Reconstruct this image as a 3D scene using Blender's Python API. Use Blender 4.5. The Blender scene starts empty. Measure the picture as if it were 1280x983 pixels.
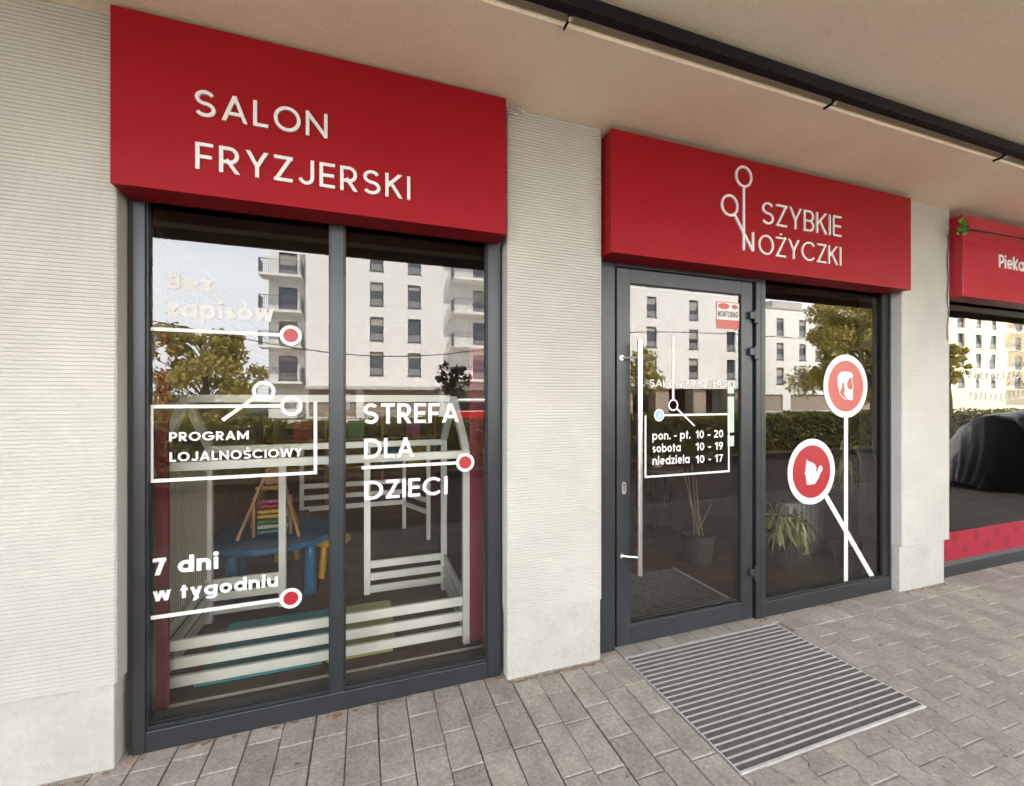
import bpy, bmesh, math, random
from mathutils import Vector, Matrix
random.seed(7)
R = math.radians
S = bpy.context.scene
COL = S.collection

# ------------------------------------------------------------------ camera, sky, sun, exposure
CAM = Vector((0.0, -2.12, 1.48))
TH = math.atan2(185.0, 538.0)                       # turned right of the facade's normal
cd = bpy.data.cameras.new("camera"); cam = bpy.data.objects.new("camera", cd); COL.objects.link(cam)
cam.location = CAM; cam.rotation_euler = (R(90), 0, -TH)
cd.sensor_width = 36.0; cd.lens = 36.0 * 538.0 / 1280.0
cd.shift_y = (498.0 - 491.5) / 1280.0
cd.clip_start = 0.05; cd.clip_end = 2000
S.camera = cam
SUN_EL, SUN_AZ = R(48), R(22)                       # sun behind the shop, a little to the right
w = bpy.data.worlds.new("World"); S.world = w; w.use_nodes = True
nt = w.node_tree; bg = nt.nodes["Background"]
sky = nt.nodes.new("ShaderNodeTexSky"); sky.sky_type = 'NISHITA'; sky.sun_disc = False
sky.sun_elevation = SUN_EL; sky.sun_rotation = SUN_AZ; sky.air_density = 1.0; sky.dust_density = 2.5; sky.ozone_density = 1.0
# thin bright veil of cloud over the sky, broken by soft noise
tcw = nt.nodes.new("ShaderNodeTexCoord"); cn = nt.nodes.new("ShaderNodeTexNoise"); cn.inputs["Scale"].default_value = 2.2; cn.inputs["Detail"].default_value = 6; cn.inputs["Roughness"].default_value = 0.55
cmap = nt.nodes.new("ShaderNodeMapping"); cmap.inputs["Scale"].default_value = (1, 1, 3.2)
nt.links.new(tcw.outputs["Generated"], cmap.inputs[0]); nt.links.new(cmap.outputs[0], cn.inputs["Vector"])
cr = nt.nodes.new("ShaderNodeMapRange"); cr.inputs[1].default_value = 0.30; cr.inputs[2].default_value = 0.68; cr.inputs[3].default_value = 0.72; cr.inputs[4].default_value = 0.95
nt.links.new(cn.outputs[0], cr.inputs[0])
mixw = nt.nodes.new("ShaderNodeMix"); mixw.data_type = 'RGBA'; mixw.inputs[7].default_value = (9.3, 9.7, 10.4, 1)
sx = nt.nodes.new("ShaderNodeSeparateXYZ"); nt.links.new(tcw.outputs["Generated"], sx.inputs[0])
zr = nt.nodes.new("ShaderNodeMapRange"); zr.interpolation_type = 'SMOOTHSTEP'; zr.inputs[1].default_value = 0.29; zr.inputs[2].default_value = 0.52; zr.inputs[3].default_value = 1.0; zr.inputs[4].default_value = 0.16
nt.links.new(sx.outputs[2], zr.inputs[0])
vc = nt.nodes.new("ShaderNodeVectorMath"); vc.operation = 'SCALE'; vc.inputs[0].default_value = (13.0, 13.4, 14.0); nt.links.new(zr.outputs[0], vc.inputs["Scale"]); nt.links.new(vc.outputs[0], mixw.inputs[7])
nt.links.new(cr.outputs[0], mixw.inputs[0]); nt.links.new(sky.outputs[0], mixw.inputs[6])
nt.links.new(mixw.outputs[2], bg.inputs[0]); bg.inputs[1].default_value = 0.15
sd = bpy.data.lights.new("sun", 'SUN'); sd.energy = 5.0; sd.angle = R(0.5); sd.color = (1.0, 0.965, 0.905)
so = bpy.data.objects.new("sun", sd); COL.objects.link(so)
sdir = Vector((math.sin(SUN_AZ) * math.cos(SUN_EL), math.cos(SUN_AZ) * math.cos(SUN_EL), math.sin(SUN_EL)))
so.rotation_euler = sdir.to_track_quat('Z', 'Y').to_euler(); so.location = (0, 30, 30)
vs = S.view_settings; vs.view_transform = 'Standard'; vs.look = 'None'; vs.gamma = 1.0; vs.use_curve_mapping = False
vs.exposure = 2.6
S.cycles.max_bounces = 10; S.cycles.transparent_max_bounces = 16; S.cycles.diffuse_bounces = 6
S.cycles.glossy_bounces = 5; S.cycles.use_denoising = True; S.cycles.sample_clamp_indirect = 8.0
S.cycles.caustics_reflective = False; S.cycles.caustics_refractive = False

# measured points of the photograph turned into metres on a known vertical plane
FWD = Vector((math.sin(TH), math.cos(TH), 0)); RT = Vector((math.cos(TH), -math.sin(TH), 0))
def on(px, py, y):
    r = FWD + RT * ((px - 640) / 538.0) + Vector((0, 0, (498 - py) / 538.0))
    t = (y - CAM.y) / r.y
    p = CAM + r * t
    return p.x, p.z

# ------------------------------------------------------------------ materials
def mat(name, col, rough=0.6, metal=0.0, var=0.0, vscale=8.0, bump=0.0, bscale=60.0, island=0.0, spec=0.5, coord='Object', var2=None, coat=0.0, trans=0.0):
    m = bpy.data.materials.new(name); m.use_nodes = True
    n = m.node_tree.nodes; l = m.node_tree.links; b = n["Principled BSDF"]
    b.inputs["Base Color"].default_value = (*col, 1); b.inputs["Roughness"].default_value = rough
    b.inputs["Metallic"].default_value = metal; b.inputs["Specular IOR Level"].default_value = spec
    b.inputs["Coat Weight"].default_value = coat; b.inputs["Coat Roughness"].default_value = 0.1
    tc = n.new("ShaderNodeTexCoord")
    src = None
    if var > 0:
        nz = n.new("ShaderNodeTexNoise"); nz.inputs["Scale"].default_value = vscale; nz.inputs["Detail"].default_value = 7; nz.inputs["Roughness"].default_value = 0.65
        l.new(tc.outputs[coord], nz.inputs["Vector"])
        mr = n.new("ShaderNodeMapRange"); mr.inputs[1].default_value = 0.3; mr.inputs[2].default_value = 0.7
        mr.inputs[3].default_value = 1 - var; mr.inputs[4].default_value = 1 + var
        l.new(nz.outputs[0], mr.inputs[0]); src = mr.outputs[0]
        if var2:
            nz2 = n.new("ShaderNodeTexNoise"); nz2.inputs["Scale"].default_value = var2[1]; nz2.inputs["Detail"].default_value = 4
            l.new(tc.outputs[coord], nz2.inputs["Vector"])
            mr2 = n.new("ShaderNodeMapRange"); mr2.inputs[1].default_value = 0.3; mr2.inputs[2].default_value = 0.7
            mr2.inputs[3].default_value = 1 - var2[0]; mr2.inputs[4].default_value = 1 + var2[0]
            l.new(nz2.outputs[0], mr2.inputs[0])
            mu = n.new("ShaderNodeMath"); mu.operation = 'MULTIPLY'; l.new(src, mu.inputs[0]); l.new(mr2.outputs[0], mu.inputs[1]); src = mu.outputs[0]
        rr = n.new("ShaderNodeMapRange"); rr.inputs[3].default_value = max(0.02, rough - 0.08); rr.inputs[4].default_value = min(1, rough + 0.1)
        l.new(nz.outputs[0], rr.inputs[0]); l.new(rr.outputs[0], b.inputs["Roughness"])
    if island > 0:
        ge = n.new("ShaderNodeNewGeometry")
        mi = n.new("ShaderNodeMapRange"); mi.inputs[3].default_value = 1 - island; mi.inputs[4].default_value = 1 + island
        l.new(ge.outputs["Random Per Island"], mi.inputs[0])
        if src:
            mu = n.new("ShaderNodeMath"); mu.operation = 'MULTIPLY'; l.new(src, mu.inputs[0]); l.new(mi.outputs[0], mu.inputs[1]); src = mu.outputs[0]
        else: src = mi.outputs[0]
    if src:
        vm = n.new("ShaderNodeVectorMath"); vm.operation = 'SCALE'; vm.inputs[0].default_value = col
        l.new(src, vm.inputs["Scale"]); l.new(vm.outputs[0], b.inputs["Base Color"])
    if bump > 0:
        bn = n.new("ShaderNodeTexNoise"); bn.inputs["Scale"].default_value = bscale; bn.inputs["Detail"].default_value = 6; bn.inputs["Roughness"].default_value = 0.6
        l.new(tc.outputs[coord], bn.inputs["Vector"])
        bu = n.new("ShaderNodeBump"); bu.inputs["Strength"].default_value = bump; bu.inputs["Distance"].default_value = 0.01
        l.new(bn.outputs[0], bu.inputs["Height"]); l.new(bu.outputs[0], b.inputs["Normal"])
    return m

def glass_mat(name, ior=1.8, tint=(0.97, 0.97, 0.955), wavy=0.0, wscale=3.0):
    m = bpy.data.materials.new(name); m.use_nodes = True
    n = m.node_tree.nodes; l = m.node_tree.links; n.clear()
    out = n.new("ShaderNodeOutputMaterial"); mx = n.new("ShaderNodeMixShader")
    fr = n.new("ShaderNodeFresnel"); fr.inputs[0].default_value = ior
    tr = n.new("ShaderNodeBsdfTransparent"); tr.inputs[0].default_value = (*tint, 1)
    gl = n.new("ShaderNodeBsdfGlossy"); gl.inputs["Roughness"].default_value = 0.0; gl.inputs["Color"].default_value = (1, 0.985, 0.96, 1)
    l.new(fr.outputs[0], mx.inputs[0]); l.new(tr.outputs[0], mx.inputs[1]); l.new(gl.outputs[0], mx.inputs[2]); l.new(mx.outputs[0], out.inputs[0])
    if wavy > 0:
        tc = n.new("ShaderNodeTexCoord"); nz = n.new("ShaderNodeTexNoise"); nz.inputs["Scale"].default_value = wscale; nz.inputs["Detail"].default_value = 1
        l.new(tc.outputs["Object"], nz.inputs["Vector"])
        bu = n.new("ShaderNodeBump"); bu.inputs["Strength"].default_value = wavy; bu.inputs["Distance"].default_value = 0.01
        l.new(nz.outputs[0], bu.inputs["Height"]); l.new(bu.outputs[0], gl.inputs["Normal"])
    return m

def plank_mat(name, col, row=0.14, length=1.1, rough=0.5, dark=0.35, swap=False, mort=0.004, spread=0.25):
    m = bpy.data.materials.new(name); m.use_nodes = True
    n = m.node_tree.nodes; l = m.node_tree.links; b = n["Principled BSDF"]; b.inputs["Roughness"].default_value = rough
    tc = n.new("ShaderNodeTexCoord"); mp = n.new("ShaderNodeMapping")
    if swap == 'yz': mp.inputs["Rotation"].default_value = (0, R(90), R(90))
    elif swap: mp.inputs["Rotation"].default_value = (0, 0, R(90))
    br = n.new("ShaderNodeTexBrick"); br.inputs["Scale"].default_value = 1; br.inputs["Mortar Size"].default_value = mort
    br.inputs["Brick Width"].default_value = length; br.inputs["Row Height"].default_value = row; br.offset = 0.37
    br.inputs["Color1"].default_value = (*[c * (1 - spread) for c in col], 1); br.inputs["Color2"].default_value = (*[c * (1 + spread) for c in col], 1)
    br.inputs["Mortar"].default_value = (*[c * dark for c in col], 1)
    l.new(tc.outputs["Object"], mp.inputs[0]); l.new(mp.outputs[0], br.inputs["Vector"])
    nz = n.new("ShaderNodeTexNoise"); nz.inputs["Scale"].default_value = 14; nz.inputs["Detail"].default_value = 5
    l.new(mp.outputs[0], nz.inputs["Vector"])
    mr = n.new("ShaderNodeMapRange"); mr.inputs[3].default_value = 0.75; mr.inputs[4].default_value = 1.25; l.new(nz.outputs[0], mr.inputs[0])
    vm = n.new("ShaderNodeVectorMath"); vm.operation = 'SCALE'; l.new(br.outputs[0], vm.inputs[0]); l.new(mr.outputs[0], vm.inputs["Scale"])
    l.new(vm.outputs[0], b.inputs["Base Color"])
    bu = n.new("ShaderNodeBump"); bu.inputs["Strength"].default_value = 0.3; bu.inputs["Distance"].default_value = 0.003; bu.invert = True
    l.new(br.outputs["Fac"], bu.inputs["Height"]); l.new(bu.outputs[0], b.inputs["Normal"])
    return m

M = {}
M['rib'] = mat('ribbed_plaster', (0.38, 0.371, 0.340), 0.85, var=0.06, vscale=3, bump=0.3, bscale=180, var2=(0.09, 0.9))
M['plinth'] = mat('plinth_plaster', (0.375, 0.366, 0.338), 0.9, var=0.09, vscale=6, bump=0.7, bscale=140, var2=(0.05, 40))
M['soffit'] = mat('soffit_plaster', (0.88, 0.76, 0.62), 0.9, var=0.06, vscale=2.0, bump=0.6, bscale=220, var2=(0.06, 90))
M['soffit_out'] = mat('soffit_plaster_outer', (0.88, 0.80, 0.66), 0.9, var=0.05, vscale=2.0, bump=0.6, bscale=220, var2=(0.06, 90))
M['frame'] = mat('anthracite_aluminium', (0.032, 0.035, 0.040), 0.34, metal=0.4, var=0.1, vscale=6, bump=0.05, bscale=300)
M['frame_dark'] = mat('black_gasket', (0.008, 0.008, 0.008), 0.6)
M['red'] = mat('red_sign_panel', (0.235, 0.0055, 0.011), 0.42, var=0.05, vscale=2.5, bump=0.04, bscale=250, spec=0.12)
M['maroon'] = mat('glossy_maroon_panel', (0.33, 0.010, 0.026), 0.12, spec=0.5, var=0.04, vscale=3)
M['white_letter'] = mat('white_acrylic', (0.60, 0.595, 0.585), 0.45)
M['decal'] = mat('white_vinyl', (0.50, 0.495, 0.485), 0.5)
M['decal_faint'] = mat('pale_vinyl', (0.42, 0.41, 0.39), 0.5)  # a little greyer than the white vinyl
M['red_vinyl'] = mat('red_vinyl', (0.27, 0.006, 0.014), 0.4)
M['red_vinyl_pale'] = mat('sunfaded_red_vinyl', (0.33, 0.050, 0.042), 0.4)
M['steel'] = mat('brushed_steel', (0.62, 0.61, 0.59), 0.28, metal=1.0, bump=0.03, bscale=400)
M['alu'] = mat('aluminium_strip', (0.72, 0.71, 0.69), 0.42, metal=0.6, var=0.15, vscale=20)
M['carpet'] = mat('ribbed_carpet', (0.14, 0.122, 0.112), 0.95, var=0.35, vscale=25, bump=0.8, bscale=350, var2=(0.2, 200))
M['black'] = mat('black_metal', (0.006, 0.006, 0.007), 0.7, spec=0.2)
M['paver'] = mat('concrete_paver', (0.295, 0.266, 0.232), 0.9, var=0.24, vscale=7, bump=0.7, bscale=160, island=0.13, var2=(0.22, 60))
M['paver_h'] = mat('concrete_paver_warm', (0.305, 0.272, 0.236), 0.9, var=0.22, vscale=6, bump=0.7, bscale=160, island=0.09, var2=(0.20, 55))
M['sand'] = mat('joint_sand', (0.20, 0.17, 0.14), 0.95, var=0.3, vscale=6)
M['sand_pale'] = mat('joint_sand_pale', (0.40, 0.36, 0.31), 0.95, var=0.3, vscale=6)
M['glass'] = glass_mat('shop_glass', 1.76)
M['glass_door'] = glass_mat('door_glass', 1.77, wavy=0.004, wscale=2.0)
M['glass_bak'] = glass_mat('bakery_glass', 1.85, wavy=0.05, wscale=3.5)
M['white_wood'] = mat('painted_white_wood', (0.85, 0.865, 0.80), 0.5, var=0.05, vscale=6)
M['wood'] = mat('varnished_pine', (0.42, 0.22, 0.085), 0.45, var=0.2, vscale=9)
M['blue'] = mat('blue_plastic', (0.010, 0.13, 0.28), 0.35)
M['yellow'] = mat('yellow_plastic', (0.72, 0.40, 0.02), 0.35)
M['teal'] = mat('teal_foam', (0.09, 0.36, 0.42), 0.85, bump=0.3, bscale=120)
M['lime'] = mat('green_foam', (0.50, 0.53, 0.22), 0.85, bump=0.3, bscale=120)
M['floor'] = plank_mat('brown_floor_boards', (0.13, 0.084, 0.056), row=0.16, length=1.2, rough=0.4)
M['tile'] = plank_mat('brown_brick_tiles', (0.12, 0.064, 0.041), row=0.12, length=0.24, rough=0.35, dark=0.6)
M['clinker'] = plank_mat('brown_clinker_brick', (0.105, 0.068, 0.048), row=0.10, length=0.20, rough=0.75, dark=0.5)
M['siding'] = plank_mat('wall_siding', (0.55, 0.43, 0.26), row=0.16, length=0.5, rough=0.6, swap='yz', dark=0.6, spread=0.06)
M['inwall'] = mat('brown_interior_wall', (0.20, 0.115, 0.065), 0.7, var=0.2, vscale=4)
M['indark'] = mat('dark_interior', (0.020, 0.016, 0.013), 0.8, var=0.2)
M['burgundy'] = mat('burgundy_panel', (0.26, 0.022, 0.040), 0.6, var=0.1)
M['cream'] = mat('cream_slats', (0.60, 0.56, 0.45), 0.6)
M['render'] = mat('white_render', (0.88, 0.865, 0.845), 0.9, var=0.03, vscale=0.4)
M['render_warm'] = mat('cream_render', (0.82, 0.72, 0.52), 0.9, var=0.03, vscale=0.4)
M['stone'] = mat('brown_stone_cladding', (0.33, 0.27, 0.22), 0.8, var=0.12, vscale=0.8)
M['winframe'] = mat('dark_window_frame', (0.05, 0.05, 0.055), 0.5)
M['pane'] = mat('blue_grey_pane', (0.09, 0.10, 0.115), 0.06, spec=0.8, metal=0.3)
M['blind'] = mat('pale_window_blind', (0.42, 0.40, 0.36), 0.8)
M['lowpane'] = mat('frosted_lower_pane', (0.26, 0.27, 0.28), 0.2)
M['rail'] = mat('grey_railing', (0.16, 0.16, 0.17), 0.5)
M['concrete'] = mat('balcony_concrete', (0.55, 0.53, 0.50), 0.9, var=0.05)
def leafy(m, k=0.45):
    n = m.node_tree.nodes; l = m.node_tree.links; b = n["Principled BSDF"]; out = n["Material Output"]
    tr = n.new("ShaderNodeBsdfTranslucent"); mx = n.new("ShaderNodeMixShader"); mx.inputs[0].default_value = k
    if b.inputs["Base Color"].links: l.new(b.inputs["Base Color"].links[0].from_socket, tr.inputs[0])
    else: tr.inputs[0].default_value = b.inputs["Base Color"].default_value
    l.new(b.outputs[0], mx.inputs[1]); l.new(tr.outputs[0], mx.inputs[2]); l.new(mx.outputs[0], out.inputs[0])
    return m
M['hedge'] = leafy(mat('hedge_leaves', (0.12, 0.12, 0.018), 0.6, island=0.55), 0.3)
M['leaf_y'] = leafy(mat('yellow_green_leaves', (0.40, 0.345, 0.10), 0.6, island=0.45))
M['leaf_g'] = mat('mid_green_leaves', (0.085, 0.11, 0.022), 0.6, island=0.5)
M['leaf_d'] = mat('near_black_leaves', (0.020, 0.022, 0.012), 0.6, island=0.5)  # near-black green for the sapling's leaves and the hedge core
M['bark'] = mat('tree_bark', (0.11, 0.085, 0.06), 0.9, var=0.3, vscale=6, bump=0.6, bscale=30)
M['cane'] = mat('pale_cane_stem', (0.26, 0.21, 0.13), 0.7, var=0.2, vscale=20)
M['cane_pale'] = mat('pale_yucca_stem', (0.55, 0.47, 0.33), 0.7, var=0.2, vscale=20)
M['yucca'] = mat('yucca_leaf', (0.34, 0.34, 0.14), 0.45, island=0.4)
M['basket'] = mat('woven_basket', (0.045, 0.038, 0.032), 0.8, bump=1.0, bscale=60, var=0.2)
M['tarp'] = mat('black_plastic_cover', (0.035, 0.034, 0.033), 0.36, bump=0.9, bscale=14, spec=0.6)
M['road_bounce'] = mat('bounce_pale_road', (0.42, 0.39, 0.35), 0.9, var=0.15, vscale=2, bump=0.4, bscale=80)  # road colour lightened to throw sunlight up to the soffit
M['grass'] = mat('mown_grass', (0.07, 0.09, 0.025), 0.9, var=0.3, vscale=3)
M['slab'] = mat('bounce_pale_paving', (0.62, 0.56, 0.48), 0.9, var=0.1, vscale=2)  # paled so the ground beyond the hedge bounces sun to the soffit
M['kerb'] = mat('kerb_concrete', (0.40, 0.38, 0.35), 0.9, var=0.1, vscale=4)
M['carred'] = mat('red_car_paint', (0.45, 0.02, 0.02), 0.2, coat=0.6)
M['carwhite'] = mat('white_car_paint', (0.78, 0.77, 0.75), 0.25, coat=0.5)
M['carglass'] = mat('car_glass', (0.02, 0.025, 0.03), 0.05, spec=0.8)
M['tyre'] = mat('rubber', (0.02, 0.02, 0.02), 0.85)
M['dryleaf'] = mat('dry_leaf', (0.24, 0.10, 0.05), 0.8, island=0.3)
M['ivy'] = mat('bright_ivy_leaf', (0.10, 0.26, 0.03), 0.5, island=0.3)
M['cardboard'] = mat('brown_card', (0.30, 0.19, 0.11), 0.8, var=0.15)
M['bead_red'] = mat('bead_red', (0.45, 0.03, 0.03), 0.4); M['bead_yellow'] = mat('bead_yellow', (0.65, 0.42, 0.03), 0.4)
M['bead_green'] = mat('bead_green', (0.08, 0.24, 0.06), 0.4); M['bead_teal'] = mat('bead_teal', (0.05, 0.25, 0.25), 0.4)
M['bead_pink'] = mat('bead_pink', (0.45, 0.08, 0.22), 0.4); M['bead_white'] = mat('bead_white', (0.6, 0.62, 0.55), 0.4)
M['radiator'] = mat('radiator_enamel', (0.45, 0.45, 0.42), 0.45)
M['magenta'] = mat('crimson_vinyl', (0.25, 0.004, 0.022), 0.35); M['magenta_dk'] = mat('dark_crimson_vinyl', (0.17, 0.003, 0.014), 0.35)
M['ink'] = mat('black_ink', (0.015, 0.015, 0.015), 0.5)
M['palegreen'] = mat('pale_green_sticker', (0.34, 0.41, 0.33), 0.5)
M['lightblue'] = mat('light_blue_vinyl', (0.16, 0.33, 0.42), 0.5)
M['dark_strip'] = mat('dark_strip_fill', (0.035, 0.026, 0.018), 0.95, var=0.4, vscale=20, bump=0.8, bscale=40)  # near-black fill of the added strip that darkens the hedge's mirrored foot
M['gum'] = mat('dark_gum_stain', (0.13, 0.115, 0.10), 0.9, var=0.2)
M['stucco_dirt'] = mat('brown_dirt', (0.20, 0.14, 0.09), 0.95, var=0.4, vscale=30)

# ------------------------------------------------------------------ helpers
class MB:
    def __init__(s): s.v = []; s.f = []
    def add(s, vs, fs):
        k = len(s.v); s.v += [tuple(v) for v in vs]; s.f += [tuple(i + k for i in f) for f in fs]
    def box(s, x0, x1, y0, y1, z0, z1):
        s.add([(x0,y0,z0),(x1,y0,z0),(x1,y1,z0),(x0,y1,z0),(x0,y0,z1),(x1,y0,z1),(x1,y1,z1),(x0,y1,z1)],
              [(0,3,2,1),(4,5,6,7),(0,1,5,4),(1,2,6,5),(2,3,7,6),(3,0,4,7)]); return s
    def prism_xz(s, poly, y0, y1):               # polygon in x,z ; front at y0 (towards -y)
        a = sum(poly[i][0]*poly[(i+1)%len(poly)][1]-poly[(i+1)%len(poly)][0]*poly[i][1] for i in range(len(poly)))
        if a < 0: poly = poly[::-1]
        n = len(poly)
        s.add([(x, y0, z) for x, z in poly] + [(x, y1, z) for x, z in poly],
              [tuple(range(n)), tuple(range(2*n-1, n-1, -1))] + [(i, i+n, (i+1)%n+n, (i+1)%n) for i in range(n)]); return s
    def prism_xy(s, poly, z0, z1):
        a = sum(poly[i][0]*poly[(i+1)%len(poly)][1]-poly[(i+1)%len(poly)][0]*poly[i][1] for i in range(len(poly)))
        if a < 0: poly = poly[::-1]
        n = len(poly)
        s.add([(x, y, z0) for x, y in poly] + [(x, y, z1) for x, y in poly],
              [tuple(range(n-1, -1, -1)), tuple(range(n, 2*n))] + [(i, (i+1)%n, (i+1)%n+n, i+n) for i in range(n)]); return s
    def tube(s, pts, r, n=8, r1=None, cap=True):
        pts = [Vector(p) for p in pts]; rings = []
        m = len(pts)
        up = None
        for i, p in enumerate(pts):
            d = (pts[min(i+1, m-1)] - pts[max(i-1, 0)]).normalized()
            ref = Vector((0,0,1)) if abs(d.z) < 0.9 else Vector((1,0,0))
            a = d.cross(ref).normalized(); b = d.cross(a)
            if up is not None and a.dot(up) < 0: a = -a; b = -b
            up = a
            rr = r if r1 is None else r + (r1 - r) * i / (m - 1)
            rings.append([p + a * rr * math.cos(t) + b * rr * math.sin(t) for t in [2*math.pi*k/n for k in range(n)]])
        vs = [v for q in rings for v in q]; fs = []
        for i in range(m-1):
            for k in range(n): fs.append((i*n+k, i*n+(k+1)%n, (i+1)*n+(k+1)%n, (i+1)*n+k))
        if cap: fs += [tuple(range(n-1,-1,-1)), tuple(range((m-1)*n, m*n))]
        s.add(vs, fs); return s
    def lathe(s, prof, c=(0,0,0), n=24, sx=1, sy=1):      # prof: (r,z)
        vs = []; fs = []
        for r_, z in prof:
            for k in range(n):
                t = 2*math.pi*k/n; vs.append((c[0]+sx*r_*math.cos(t), c[1]+sy*r_*math.sin(t), c[2]+z))
        m = len(prof)
        for i in range(m-1):
            for k in range(n): fs.append((i*n+k, i*n+(k+1)%n, (i+1)*n+(k+1)%n, (i+1)*n+k))
        fs += [tuple(range(n-1,-1,-1)), tuple(range((m-1)*n, m*n))]
        s.add(vs, fs); return s
    def bar(s, a, b, wx, wy):                              # rectangular bar between two points
        a = Vector(a); b = Vector(b); d = (b-a).normalized()
        ref = Vector((0,1,0)) if abs(d.y) < 0.9 else Vector((1,0,0))
        u = d.cross(ref).normalized()*wx/2; v = d.cross(u).normalized()*wy/2
        vs = [a-u-v, a+u-v, a+u+v, a-u+v, b-u-v, b+u-v, b+u+v, b-u+v]
        s.add(vs, [(0,3,2,1),(4,5,6,7),(0,1,5,4),(1,2,6,5),(2,3,7,6),(3,0,4,7)]); return s
    def quad(s, a, b, c, d): s.add([a,b,c,d], [(0,1,2,3)]); return s
    def build(s, name, m, parent=None, bevel=0.0, smooth=False, recalc=False):
        me = bpy.data.meshes.new(name); me.from_pydata(s.v, [], s.f); me.update()
        if recalc:
            bm = bmesh.new(); bm.from_mesh(me); bmesh.ops.recalc_face_normals(bm, faces=bm.faces); bm.to_mesh(me); bm.free()
        me.materials.append(m if not isinstance(m, str) else M[m])
        if smooth: me.polygons.foreach_set('use_smooth', [True]*len(me.polygons))
        o = bpy.data.objects.new(name, me); COL.objects.link(o)
        if parent:
            o.parent = parent
            p = parent; off = Vector((0,0,0))
            while p: off += p.location; p = p.parent
            o.location = -off
        if bevel:
            b = o.modifiers.new('bevel', 'BEVEL'); b.width = bevel; b.segments = 2; b.limit_method = 'ANGLE'
        return o
def tag(o, label=None, cat=None, group=None, kind=None):
    if label: o['label'] = label
    if cat: o['category'] = cat
    if group: o['group'] = group
    if kind: o['kind'] = kind
    return o
def thing(name, label, cat, loc=(0,0,0), group=None):
    o = bpy.data.objects.new(name, None); COL.objects.link(o); o.location = loc; o.empty_display_size = 0.1
    return tag(o, label, cat, group)
def copy_tree(o, parent=None):
    c = o.copy(); COL.objects.link(c); c.parent = parent
    for ch in o.children: copy_tree(ch, c)
    return c

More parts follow.
